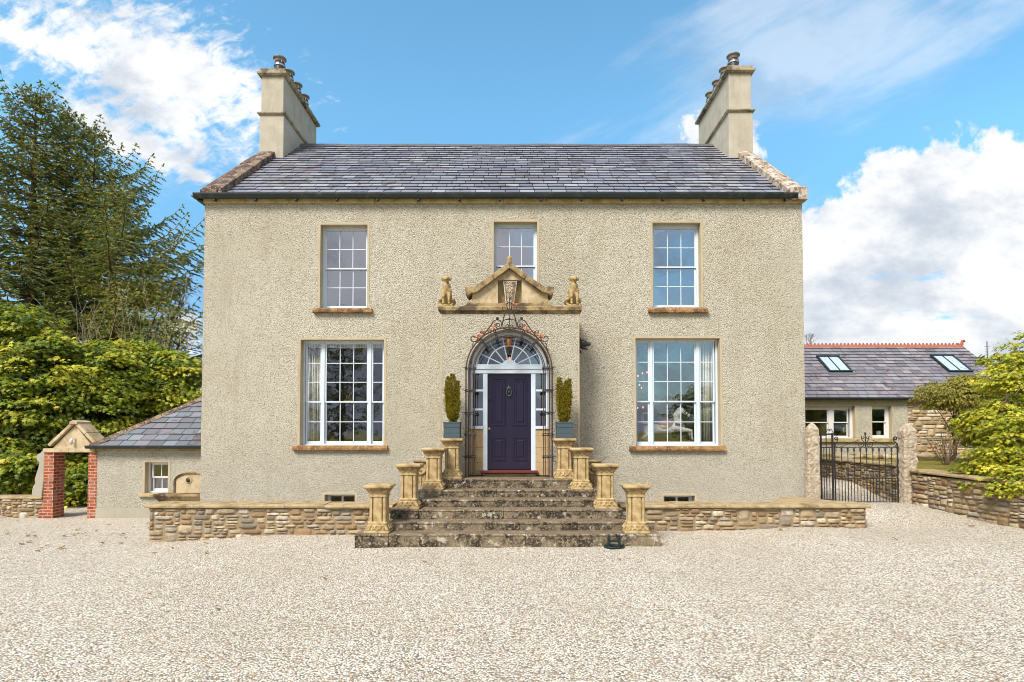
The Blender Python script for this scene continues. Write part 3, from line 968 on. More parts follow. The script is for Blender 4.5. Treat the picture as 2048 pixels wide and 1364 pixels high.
# porch ---------------------------------------------------------------
YP = 12.0; ZPT = PZ(626, YP); pcx = PX(1018.4, YP); ra = (PX(1101, YP) - PX(935, YP)) / 2; zsp = PZ(741, YP)
mb = MB(); TH2 = .32
inner = [(pcx - ra, ZL - .02), (pcx - ra, zsp)] + arc(pcx, zsp, ra, PI, 0, 28)[1:-1] + [(pcx + ra, zsp), (pcx + ra, ZL - .02)]
for y, fl in ((YP, 0), (YP + TH2, 1)):
    def q(vs): mb.add([(a, y, b) for a, b in vs], [tuple(range(4)) if not fl else (3, 2, 1, 0)])
    q([(PXL, -.3), (pcx - ra, -.3), (pcx - ra, zsp), (PXL, zsp)]); q([(pcx + ra, -.3), (PXR, -.3), (PXR, zsp), (pcx + ra, zsp)])
    q([(PXL, zsp), (pcx - ra, zsp), (pcx - ra, ZPT), (PXL, ZPT)]); q([(pcx + ra, zsp), (PXR, zsp), (PXR, ZPT), (pcx + ra, ZPT)])
    A = [(pcx - ra, zsp)] + arc(pcx, zsp, ra, PI, 0, 28)[1:-1] + [(pcx + ra, zsp)]
    for (a, b), (c, d) in zip(A[:-1], A[1:]): q([(a, b), (c, d), (c, ZPT), (a, ZPT)])
for (a, b), (c, d) in zip(inner[:-1], inner[1:]): mb.add([(a, YP, b), (c, YP, d), (c, YP + TH2, d), (a, YP + TH2, b)], [(0, 1, 2, 3)])
for x, s in ((PXL, 1), (PXR, -1)): mb.box(*sorted((x, x + s * .3)), YP + .002, Y0 - .003, -.3, ZPT)
porch = mb.build('porch', 'dash', house)
for x in (PXL, PXR): mb = MB(); mb.box(x - .014, x + .014, YP - .004, YP + .03, ZL + .0, ZPT); mb.build('corner_bead', 'plaster', porch)
mb = MB(); mb.box(PXL + .0, PXR, YP + .02, Y0 - .003, ZPT - .05, ZPT - .002); mb.build('porch_ceiling', 'plaster', porch)
for a, b in ((PXL - .004, pcx - ra - .0), (pcx + ra, PXR + .004)): mb = MB(); mb.box(a, b, YP - .012, YP - .001, ZL, ZL + .28); mb.build('plinth', 'plinth_render', porch)
# cornice
CP = [(0, -.02), (.02, 0), (.035, .03), (.065, .045), (.065, .12), (.045, .135)]
c0 = ZPT
def mould(mb, x0, x1, y0, y1, z, prof):
    mb.loft([[(x0 - e, y0 - e, z + h), (x1 + e, y0 - e, z + h), (x1 + e, y1, z + h), (x0 - e, y1, z + h)] for e, h in prof])
mb = MB(); mould(mb, PXL, PXR, YP, Y0 - .005, c0, CP); mb.build('cornice', 'cornice_stone', porch, bevel=.005)
ZC = c0 + .135
# blocking course and pediment
YD = YP - .0
mb = MB(); a, b = P(925, 610, YD)[0], P(1110, 610, YD)[0]; zb1 = PZ(605, YD)
mb.prism([(a, ZC), (a + .08, ZC + .06), (a + .12, zb1 + .035), (a + .26, zb1 + .035), (a + .28, zb1 - .005), (b - .28, zb1 - .005), (b - .26, zb1 + .035), (b - .12, zb1 + .035), (b - .07, ZC + .06), (b, ZC)], YD + .03, YD + .42)
blk = mb.build('blocking_course', 'cornice_stone', porch, bevel=.012)
def G(x, y): return P(860 + x / 6.2, 480 + y / 6.2, YD)
mb = MB()
tl, tr_ = G(520, 735), G(1460, 735)
bl_, br_ = G(520, 650), G(1465, 650); ap = G(985, 350)
nx0, nx1, nz0, nz1 = G(843, 600)[0], G(1137, 600)[0], G(985, 765)[1], G(985, 482)[1]
zz = lambda x: bl_[1] + (ap[1] - bl_[1]) * (1 - abs(x - ap[0]) / (ap[0] - bl_[0]))
zp0 = zb1
mb.prism([(tl[0], zp0), (nx0, zp0), (nx0, zz(nx0)), (bl_[0], bl_[1])], YD + .08, YD + .4)
mb.prism([(nx1, zp0), (tr_[0], zp0), (br_[0], br_[1]), (nx1, zz(nx1))], YD + .08, YD + .4)
mb.prism([(nx0, nz1), (nx1, nz1), (nx1, zz(nx1)), (ap[0], ap[1]), (nx0, zz(nx0))], YD + .081, YD + .4)
mb.box(nx0, nx1, YD + .28, YD + .4, zp0, nz1)
mb.build('pediment', 'pale_stone', porch, bevel=.006)
mb = MB()  # raking coping
for s in (-1, 1):
    f = lambda x, y: (ap[0] + s * abs(G(x, y)[0] - G(985, y)[0]), G(x, y)[1])
    segs = [[f(985, 270), f(1200, 430), f(1172, 490), f(985, 352)], [f(1203, 433), f(1430, 590), f(1400, 655), f(1175, 493)],
            [f(1430, 588), f(1440, 578), f(1535, 580), f(1530, 660), f(1500, 695), f(1460, 662), f(1402, 655)]]
    for sg in segs: mb.prism(sg, YD - .03, YD + .44)
mb.build('raking_coping', 'cornice_stone', porch, bevel=.012)
mb = MB(); zt = G(985, 195)[1]; zb_ = G(985, 290)[1]; cx = ap[0]
mb.loft([[(cx - w, YD - .03 + e, z), (cx + w, YD - .03 + e, z), (cx + w, YD + .4 - e, z), (cx - w, YD + .4 - e, z)] for w, e, z in ((.06, 0, zb_), (.045, .0, zb_ + .03), (.05, 0, zt - .05), (.04, .02, zt - .02), (.015, .03, zt))])
mb.build('finial', 'cornice_stone', porch, bevel=.005)
# keystone with carved foliage
mb = MB(); k0, k1, k2, k3 = G(905, 488), G(1082, 488), G(1042, 768), G(938, 768)
mb.prism([k3, k2, k1, k0], YD + .1, YD + .279)
ks = mb.build('keystone', 'white_stone', porch, bevel=.008)
mb = MB(); rnd = random.Random(2)
for i in range(130):
    t = rnd.uniform(.04, .95); z = k0[1] + (k3[1] - k0[1]) * t; hw = (.075 * (1 - t) + .03 * t)
    x = cx + rnd.uniform(-hw, hw); mb.ball((x, YD + .096, z), rnd.uniform(.006, .012), 6, (1.7, .9, .8))
mb.build('carved_foliage', 'white_stone', ks)
mb = MB(); mb.prism([(k0[0] + .02, k0[1] - .02), (k1[0] - .02, k1[1] - .02), (k2[0] - .015, k2[1] + .02), (k3[0] + .015, k3[1] + .02)], YD + .094, YD + .099); mb.build('carved_panel', 'coping_stone', ks)

# door wall inside the arch
YDR = YP + .24
def D(px, py, y=YDR): return P(px, py, y)
mb = MB(); zA, zB = D(1018, 732)[1], D(1018, 747)[1]
x_l, x_r = D(939, 800)[0], D(1098, 800)[0]
mb.box(x_l, x_r, YDR - .05, YDR + .06, (zA + zB) / 2 + .01, zA + .03); mb.box(x_l, x_r, YDR - .03, YDR + .06, zB, (zA + zB) / 2 + .009)
for a, b in ((966, 975), (1062, 1071)): mb.box(D(a, 800)[0], D(b, 800)[0], YDR - .02, YDR + .06, D(1018, 946)[1], zB)
zs0, zs1 = D(1018, 858)[1], D(1018, 852)[1]
for a, b in ((939, 966), (1071, 1098)):
    mb.box(D(a, 800)[0], D(b, 800)[0], YDR - .05, YDR + .05, zs0, zs1)
    for r0 in (779, 817): mb.box(D(a, 800)[0], D(b, 800)[0], YDR + .0, YDR + .04, D(0, r0 + 4)[1], D(0, r0)[1])
    o_ = 939 if a == 939 else 1092
    mb.box(D(o_, 800)[0], D(o_ + 6, 800)[0], YDR - .02, YDR + .05, zs1, zB)
df = mb.build('door_frame', 'white_paint', house, bevel=.004)
for a, b in ((939, 966), (1071, 1098)):
    mb = MB(); A, B = D(a, 800)[0], D(b, 800)[0]; mb.add([(A, YDR + .03, zs1), (B, YDR + .03, zs1), (B, YDR + .03, zB), (A, YDR + .03, zB)], [(0, 1, 2, 3)])
    mb.build('side_light', 'glass', df)
# fanlight
mb = MB(); fc = D(1018.4, 735); rg = (D(1084, 735)[0] - D(953, 735)[0]) / 2; s_ = rg / 66
def ring(mb, r0, r1, y0, y1, n=32, a0=0, a1=PI):
    A = arc(fc[0], fc[1], r0, a0, a1, n); B = arc(fc[0], fc[1], r1, a0, a1, n)
    rings = [[(a[0], y0, a[1]), (b[0], y0, b[1]), (b[0], y1, b[1]), (a[0], y1, a[1])] for a, b in zip(A, B)]
    mb.loft(rings)
ring(mb, rg, rg + .10, YDR - .06, YDR + .05); ring(mb, rg - .03, rg + .002, YDR - .01, YDR + .05)
ring(mb, 43 * s_, 43 * s_ + .022, YDR, YDR + .03)
ring(mb, .002, 16 * s_, YDR - .015, YDR + .03)
for k in range(6):
    an = PI * (k + 1) / 7; d = Vector((math.cos(an), 0, math.sin(an)))
    mb.tube([Vector((fc[0], YDR + .012, fc[1])) + d * (15 * s_), Vector((fc[0], YDR + .012, fc[1])) + d * rg], .013, 4)
fan = mb.build('fanlight', 'white_paint', house)
mb = MB(); A = arc(fc[0], fc[1], rg, 0, PI, 28); mb.add([(a, YDR + .02, b) for a, b in A], [tuple(range(len(A)))]); mb.build('pane', 'glass', fan)
# stone panels below sidelights and threshold riser
for a, b in ((938, 966), (1071, 1099)):
    mb = MB(); A, B = D(a, 800)[0], D(b, 800)[0]; z = ZL + .003
    for k, h in enumerate((.28, .31, .25, 9)):
        z1 = min(z + h, zs0); 
        if z1 > z + .01: mb.box(A, B, YDR - .02, YDR + .06, z + .002, z1 - .002)
        z = z1
    mb.build('door_jamb', 'door_stone', house, bevel=.004)
mb = MB(); mb.box(D(966, 900)[0], D(1071, 900)[0], YDR - .1, YDR + .06, ZL + .003, D(0, 947, YDR - .1)[1]); mb.build('door_step', 'sandstone', house, bevel=.01)
mb = MB(); mb.box(D(961, 900, YDR - .12)[0], D(1076, 900, YDR - .12)[0], YDR - .15, YDR + .05, D(0, 946, YDR - .14)[1], D(0, 941, YDR - .1)[1]); mb.build('threshold', 'red_paint', house, bevel=.006)
# door
dx0, dx1, dz0, dz1 = D(975.5, 800)[0], D(1061.5, 800)[0], D(0, 941)[1] + .02, zB - .004
mb = MB(); yd = YDR + .03; mb.box(dx0, dx1, yd + .02, yd + .05, dz0, dz1)
dW, dH = dx1 - dx0, dz1 - dz0
cols = [(.10, .40), (.60, .90)]; rws = [(.10, .335), (.465, .95)]
xsx = [0, .10, .40, .60, .90, 1]; 
mb.box(dx0, dx0 + dW * .1, yd, yd + .02, dz0, dz1); mb.box(dx1 - dW * .1, dx1, yd, yd + .02, dz0, dz1); mb.box(dx0 + dW * .4, dx0 + dW * .6, yd, yd + .02, dz0, dz1)
for a, b in cols:
    for r0, r1 in ((0, .10), (.335, .465), (.95, 1)): mb.box(dx0 + dW * a, dx0 + dW * b, yd, yd + .02, dz0 + dH * r0, dz0 + dH * r1)
dr = mb.build('front_door', 'door_paint', house)
for a, b in cols:
    for r0, r1 in rws:
        mb = MB(); A, B, Cc, Dd = dx0 + dW * a, dx0 + dW * b, dz0 + dH * r0, dz0 + dH * r1
        mb.loft([[(A + i, yd + h, Cc + i), (B - i, yd + h, Cc + i), (B - i, yd + h, Dd - i), (A + i, yd + h, Dd - i)] for i, h in ((-.014, .0), (-.010, -.02), (.010, -.018), (.02, .014), (.03, .018), (.070, -.012), (.078, -.012))])
        mb.build('panel', 'door_paint', dr)
kx, kz = D(1018, 782)[0], D(1018, 782)[1]
mb = MB(); mb.tube([(kx + .055 * math.sin(a) * (1 + .1 * math.cos(a)), yd - .03, kz - .02 - .085 * math.cos(a)) for a in lin(0, 2 * PI, 22)[:-1]], .013, 6, closed=True)
mb.ball((kx, yd - .02, kz + .075), .032, 8, (1.2, .6, .9)); mb.ball((kx, yd - .02, kz + .12), .018, 8); mb.ball((kx, yd - .03, kz - .11), .022, 8, (1.3, .7, .8))
mb.ball((kx, yd - .015, kz - .02), .03, 8, (.7, .5, 1.3))
for s in (-1, 1): mb.ball((kx + s * .04, yd - .02, kz + .06), .016, 6)
mb.build('door_knocker', 'verdigris', dr, smooth=True)
hx, hz = D(978.5, 797)[0], D(978.5, 797)[1]
mb = MB(); mb.ball((hx, yd - .01, hz + .035), .02, 8, (1, .5, 1)); mb.tube([(hx, yd - .01, hz + .03), (hx, yd - .035, hz + .01), (hx, yd - .035, hz - .03), (hx, yd - .01, hz - .05)], .012, 6); mb.build('handle', 'bronze', dr)
hx, hz = D(978.5, 857)[0], D(978.5, 857)[1]
mb = MB(); mb.loft([[(hx + .022 * math.cos(a), yd - h, hz + .022 * math.sin(a)) for a in lin(0, 2 * PI, 12)[:-1]] for h in (0, .01)]); mb.build('lock', 'brass', dr)

# gargoyle on the porch side
gx, gy = PXR, 12.35
mb = MB(); g0z = P(1165, 690, gy)[1]
mb.limb((gx - .02, gy, g0z), .1, (gx + .14, gy - .05, g0z + .03), .085); mb.limb((gx + .14, gy - .06, g0z + .02), .07, (gx + .26, gy - .09, g0z + .0), .035)
mb.limb((gx + .12, gy - .05, g0z - .06), .045, (gx + .21, gy - .09, g0z - .10), .022)
for s in (-1, 1): mb.limb((gx + .08, gy + s * .06, g0z + .08), .03, (gx + .03, gy + s * .08, g0z + .19), .012); mb.ball((gx + .17, gy - .06 + s * .05, g0z + .06), .022)
mb.ball((gx + .27, gy - .09, g0z + .03), .02); mb.limb((gx + .0, gy, g0z - .1), .06, (gx + .08, gy, g0z - .16), .03)
tag(mb.build('gargoyle_head', 'bronze', remesh=.012), 'dark metal beast head jutting from the right flank of the porch', 'gargoyle')


# wrought iron arch ----------------------------------------------------
YA = 11.74
ia = thing('iron_arch', (pcx, YA, ZL), 'rusty wrought iron trellis arch with scrolled crest framing the purple door', 'iron arch')
rr = [.885, .845, .80, .75, .71]; yy = [11.72, 11.92, 11.74, 11.9, 11.76]
zspA = P(1018, 741, YA)[1]
for r, y in zip(rr, yy):
    mb = MB(); pts = [(pcx - r, y, ZL + .002)] + [(pcx - r, y, z) for z in lin(ZL + .3, zspA, 5)] + [(pcx + r * math.cos(a), y, zspA + r * math.sin(a)) for a in lin(PI, 0, 32)[1:]] + [(pcx + r, y, z) for z in lin(zspA, ZL + .002, 5)[1:]]
    mb.tube(pts, .009 if r < .88 else .014, 6); mb.build('hoop', 'rust_iron', ia)
for s in (-1, 1):
    for py in (736, 781, 826, 869, 914):
        z = P(1018, py, YA)[1]; mb = MB()
        for dz in (-.018, .018): mb.tube([(pcx + s * .90, 11.70, z + dz), (pcx + s * .90, 11.94, z + dz), (pcx + s * .69, 11.94, z + dz), (pcx + s * .69, 11.70, z + dz)], .008, 5, closed=True)
        mb.tube([(pcx + s * .90, 11.71, z), (pcx + s * .96, 11.71, z + .015)], .006, 5)
        for q in (.9, .8, .7): mb.ball((pcx + s * q, 11.70, z), .018, 6)
        mb.build('collar', 'iron', ia)
    for an in (48, 70):
        a = R(an) if s > 0 else R(180 - an); mb = MB()
        for da in (-.02, .02): mb.tube([(pcx + r * math.cos(a + da), y, zspA + r * math.sin(a + da)) for r, y in ((.9, 11.70), (.69, 11.70), (.69, 11.94), (.9, 11.94))], .007, 5, closed=True)
        mb.build('collar', 'iron', ia)
def Z(x, y):
    return P(860 + x / 6.2, 480 + y / 6.2, YA)
def zl(pts, s=1):
    o = []
    for x, y in pts:
        a, b = Z(985 + s * (x - 985), y); o.append((a, YA, b))
    return o
def zsp_(cx_, cy, r0, r1, a0, a1, n=16): return [(cx_ + (r0 + (r1 - r0) * i / n) * math.cos(R(a0 + (a1 - a0) * i / n)), cy + (r0 + (r1 - r0) * i / n) * math.sin(R(a0 + (a1 - a0) * i / n))) for i in range(n + 1)]
for s in (-1, 1):
    m = lambda pts: zl([(985 + (p[0] - 985), p[1]) for p in pts], s)
    mb = MB(); r_ = .0115
    mb.tube(m([(x_, y_) for x_, y_ in zsp_(1430, 1215, 12, 60, 200, 560, 24)] + [(1380, 1275), (1340, 1230), (1300, 1170), (1260, 1120), (1215, 1060), (1180, 1005), (1137, 985), (1100, 1000), (1080, 1040)] + zsp_(1125, 1060, 42, 10, 200, -300, 20)), r_, 5)
    mb.tube(m([(1300, 1165)] + zsp_(1330, 1145, 26, 8, 150, 520, 14)), r_ * .8, 5)
    mb.tube(m([(1260, 1120)] + zsp_(1222, 1128, 28, 8, 0, 330, 14)), r_ * .8, 5)
    mb.tube(m([(1080, 1060), (1060, 1000), (1030, 985), (985, 985)]), r_, 5)
    mb.tube(m([(1075, 1050), (1065, 1000), (1050, 940), (1020, 880), (1010, 850), (1020, 800), (1000, 770)]), r_, 5)
    mb.tube(m([(1010, 900)] + zsp_(1050, 845, 28, 8, 120, -260, 14)), r_ * .8, 5)
    mb.tube(m([(1075, 1065), (1050, 1095), (1010, 1090)] + zsp_(1010, 1065, 22, 8, 80, -250, 12)), r_ * .8, 5)
    mb.tube(m([(1430, 1275), (1450, 1300), (1440, 1330), (1470, 1370)]), r_ * .9, 5)
    mb.ball(m([(1135, 970)])[0], .03, 8)
    mb.build('scrollwork', 'iron', ia)
    mb = MB(); rnd = random.Random(4)
    for cx_, cy, L_ in ((1195, 1080, 62), (1340, 1180, 62), (1385, 1205, 30), (1040, 790, 30)):
        for i in range(16 if L_ > 40 else 6):
            t = rnd.uniform(-1, 1); px_, py_ = cx_ + t * L_ * .75 + rnd.uniform(-8, 8), cy + t * L_ * .6 + rnd.uniform(-14, 14)
            a = rnd.uniform(0, 6.3); c_ = m([(px_, py_)])[0]; dd = Vector((math.cos(a), rnd.uniform(-.5, .1), math.sin(a))) * rnd.uniform(.035, .065)
            n_ = Vector((-dd.z, 0, dd.x)) * .35; p0 = Vector(c_); mb.add([p0, p0 + dd * .5 + n_, p0 + dd, p0 + dd * .5 - n_, p0 + dd * .5 + Vector((0, -.012, 0))], [(0, 1, 4), (1, 2, 4), (2, 3, 4), (3, 0, 4), (0, 3, 2, 1)])
    mb.build('leaf_spray', 'orange_iron', ia)
mb = MB(); mb.tube(zl([(985, 1110), (985, 985), (980, 900), (985, 820), (990, 700)]), .008, 5)
mb.ball(zl([(985, 975)])[0], .025, 8); mb.lathe([(.005, 0), (.018, .02), (.014, .05), (.022, .07), (.004, .12)], zl([(990, 760)])[0][0], YA, zl([(990, 760)])[0][2], 8)
mb.tube(zl([(960, 860), (1010, 860)]), .008, 5); mb.tube(zl([(905, 1105), (1065, 1105)]), .008, 5)
mb.build('finial', 'iron', ia)
# lantern
lx, lz = P(1018, 685, YA); lt = thing('hanging_lantern', (lx, YA, lz), 'small amber lantern hanging under the crown of the iron arch', 'lantern')
mb = MB(); mb.tube([(lx, YA, lz + .12), (lx, YA, lz + .35)], .006, 5); mb.lathe([(.01, .15), (.05, .12), (.075, .11), (.075, .10)], lx, YA, lz, 8); mb.lathe([(.06, -.12), (.05, -.14), (.015, -.19), (.005, -.24)], lx, YA, lz, 8)
for k in range(8):
    a = k * PI / 4; mb.tube([(lx + .072 * math.cos(a), YA + .072 * math.sin(a), lz + .10), (lx + .08 * math.cos(a), YA + .08 * math.sin(a), lz), (lx + .055 * math.cos(a), YA + .055 * math.sin(a), lz - .12)], .005, 4)
mb.build('lantern_frame', 'rust_iron', lt)
mb = MB(); mb.lathe([(.008, -.10), (.025, -.09), (.045, 0), (.045, .08), (.01, .09)], lx, YA, lz, 8); mb.build('lantern_glass', 'amber_glass', lt)

# ------------------------------------------------------------------ dogs
def dog():
    t = thing('dog_statue', (0, 0, 0), '', 'dog statue', 'stone dogs on the porch')
    mb = MB(); mb.box(-.13, .13, -.13, .14, 0, .05); mb.build('base', 'statue_stone', t, bevel=.012)
    mb = MB()
    mb.limb((0, .10, .14), .105, (0, .0, .34), .088); mb.limb((0, 0, .34), .095, (0, -.035, .44), .08)    # trunk
    mb.limb((0, -.03, .44), .062, (0, -.035, .55), .045)                                                # neck
    mb.ball((0, -.045, .60), .058, 12, (1.0, 1.1, .95)); mb.limb((0, -.08, .585), .038, (0, -.16, .56), .027)  # skull, muzzle
    mb.ball((0, -.165, .583), .012)
    for s in (-1, 1):
        mb.limb((s * .05, -.04, .36), .045, (s * .052, -.09, .2), .03); mb.limb((s * .052, -.09, .2), .028, (s * .052, -.095, .08), .022)
        mb.limb((s * .052, -.10, .07), .026, (s * .054, -.135, .065), .020)
        mb.limb((s * .10, .09, .13), .062, (s * .105, -.0, .17), .045); mb.limb((s * .105, .0, .16), .036, (s * .10, .04, .085), .026); mb.limb((s * .10, .04, .07), .025, (s * .105, -.06, .068), .022)
        mb.limb((s * .045, -.03, .635), .016, (s * .078, -.05, .60), .022); mb.limb((s * .078, -.05, .60), .022, (s * .072, -.06, .545), .014)                                # hanging ears
    mb.limb((0, .18, .09), .02, (.09, .16, .07), .014)
    mb.build('body', 'statue_stone', t, remesh=.011)
    return t
d0 = dog(); zd = ZC - .004
dl, dr_ = P(893, 610, 12.08)[0], P(1147, 610, 12.08)[0]
d0['label'] = 'seated stone dog statue on the left end of the porch cornice'; d0.location = (dl, 12.1, zd); d0.scale = (1.2, 1.1, 1.03)
d1 = dup(d0, (dr_, 12.1, zd), 'seated stone dog statue on the right end of the porch cornice', rz=R(6), scale=(1.2, 1.1, 1.03))

# ------------------------------------------------------------------ pedestals
def pedestal():
    t = thing('stone_pedestal', (0, 0, 0), '', 'pedestal', 'carved stone pedestals flanking the steps')
    def sq(h, z, notch=0.0, c=.0):
        # square ring with rebated corners
        n = notch; k = h - n
        pts = [(-h + c, -h), (-k, -h), (-k, -h + n * .0), (k, -h), (h - c, -h), (h, -h + c), (h, -k), (h, k), (h, h - c), (h - c, h), (k, h), (-k, h), (-h + c, h), (-h, h - c), (-h, k), (-h, -k)]
        return [(a, b, z) for a, b in pts]
    def oct_(h, z, c): return [(a, b, z) for a, b in ((-h + c, -h), (h - c, -h), (h, -h + c), (h, h - c), (h - c, h), (-h + c, h), (-h, h - c), (-h, -h + c))]
    mb = MB()
    prof = [(.205, 0, .01), (.21, .012, .01), (.208, .040, .01), (.190, .045, .01), (.196, .056, .01), (.192, .066, .01), (.182, .09, .02), (.158, .135, .02), (.148, .15, .02), (.157, .153, .02), (.157, .175, .02), (.146, .178, .02), (.138, .19, .02)]
    mb.loft([oct_(h, z, c) for h, z, c in prof]); mb.build('base', 'pedestal_stone', t)
    mb = MB()
    sh = .138
    def sec(z):
        h = sh; g = .028; a = .070; b = .092
        q = [(-h + .018, -h), (-b, -h), (-b + .004, -h + g), (-a, -h + g), (-a + .003, -h), (a - .003, -h), (a, -h + g), (b - .004, -h + g), (b, -h), (h - .018, -h)]
        out = []
        for k in range(4):
            c, s = (1, 0, -1, 0)[k], (0, 1, 0, -1)[k]
            out += [(x * c - y * s, x * s + y * c, z) for x, y in q]
        return out
    mb.loft([sec(.19), sec(.60)]); mb.build('shaft', 'pedestal_stone', t)
    mb = MB(); prof = [(.140, .60, .02), (.152, .604, .02), (.152, .625, .02), (.143, .63, .02), (.146, .655, .02), (.156, .69, .02), (.180, .725, .02), (.200, .738, .015), (.200, .748, .012), (.222, .752, .012), (.228, .765, .012), (.228, .785, .012), (.212, .80, .012)]
    mb.loft([oct_(h, z, c) for h, z, c in prof]); cap = mb.build('capital', 'pedestal_stone', t)
    mb = MB()   # carved leaf arches on capital and base
    for k in range(4):
        c, s = (1, 0, -1, 0)[k], (0, 1, 0, -1)[k]
        rt = lambda x, y, z: (x * c - y * s, x * s + y * c, z)
        for i in range(3):
            x0 = -.088 + i * .088
            mb.tube([rt(x0 + .036 * math.cos(a), -.168 - .034 * (1 - math.sin(a)) - .004, .072 + .055 * math.sin(a)) for a in lin(0, PI, 8)], .0085, 4)
            mb.tube([rt(x0 + .018 * math.cos(a), -.178 - .022 * (1 - math.sin(a)) - .004, .072 + .032 * math.sin(a)) for a in lin(0, PI, 6)], .005, 4)
            mb.tube([rt(x0 + .036 * math.cos(a), -.150 - .045 * (1 - math.sin(a)) ** 1.4 - .004, .730 - .062 * math.sin(a)) for a in lin(0, PI, 8)], .0085, 4)
            mb.tube([rt(x0 + .016 * math.cos(a), -.158 - .036 * (1 - math.sin(a)) ** 1.4 - .004, .728 - .04 * math.sin(a)) for a in lin(0, PI, 6)], .0075, 4)
    mb.build('carved_leaves', 'pedestal_stone', t)
    return t
pd0 = pedestal()
PED = [(755, 1068, 9.76, ZS[0], 'left pedestal on the bottom step, nearest the gravel'), (816, 1017, 10.5, ZS[2], 'left pedestal on the third step, second from the bottom'),
       (866, 975, 11.2, ZS[4], 'left pedestal on the fifth step, just below the landing'), (903, 958, 11.56, ZL, 'left pedestal on the top landing carrying a blue planter'),
       (1274, 1071, 9.76, ZS[0], 'right pedestal on the bottom step behind the boot scraper'), (1213, 1020, 10.5, ZS[2], 'right pedestal on the third step, second from the bottom'),
       (1164, 979, 11.2, ZS[4], 'right pedestal on the fifth step, just below the landing'), (1130, 959, 11.56, ZL, 'right pedestal on the top landing carrying a blue planter')]
PEDX = []
for i, (px_, py_, y_, z_, lb) in enumerate(PED):
    x_ = PX(px_, y_ - .18); PEDX.append(x_)
    if i == 0: pd0['label'] = lb; pd0.location = (x_, y_, z_); 
    else: dup(pd0, (x_, y_, z_), lb, rz=random.uniform(-.03, .03))

# scroll consoles beside the landing
def console(x, lab):
    t = thing('scroll_console', (x, 11.75, ZS[4]), lab, 'stone console', 'carved scroll consoles beside the landing')
    mb = MB(); z = ZS[4]
    mb.box(x - .14, x + .14, 11.66, 11.94, z, z + .5)
    for q in (-.07, 0, .07): mb.box(x + q - .012, x + q + .012, 11.645, 11.659, z + .02, z + .28)
    mb.build('block', 'pedestal_stone', t, bevel=.015)
    mb = MB(); mb.tube(to3(spiral(x, z + .37, .13, .03, R(-170), R(280), 24), 11.64), [.028 - .0005 * i for i in range(25)], 6); mb.box(x - .155, x + .155, 11.62, 11.9, z + .501, z + .53); mb.build('volute', 'pedestal_stone', t)
console(PX(843, 11.7), 'carved stone scroll console left of the landing'); console(PX(1188, 11.7), 'carved stone scroll console right of the landing')


# planters with yews -----------------------------------------------------
def leafcloud(n, centers, radii, size, cols, up=.6, shape='leaf', seed=0, down=0.0):
    """numpy leaf scatter -> (verts, faces, cols) arrays"""
    pass


def planter():
    t = thing('planter_box', (0, 0, 0), '', 'planter', 'blue planters by the door')
    mb = MB(); h = .165
    for k, (z0, z1, e) in enumerate(((0, .085, 0), (.091, .215, -.004), (.221, .305, 0))):
        mb.box(-h - e, h + e, -h - e, h + e, z0, z1)
    mb.box(-h + .01, h - .01, -h + .01, h - .01, .01, .30); mb.box(-h - .008, h + .008, -h - .008, h + .008, .306, .33)
    mb.build('box', 'planter_paint', t, bevel=.004)
    return t
pl0 = planter(); zpt = ZL + .80
pl0['label'] = 'square slate blue planter on the pedestal left of the purple door'; pl0.location = (PEDX[3], 11.56, zpt)
dup(pl0, (PEDX[7], 11.56, zpt), 'square slate blue planter on the pedestal right of the purple door')


# ------------------------------------------------------------------ foliage machinery
def rnd_unit(n):
    v = rng.normal(size=(n, 3)); return v / np.linalg.norm(v, axis=1, keepdims=True)


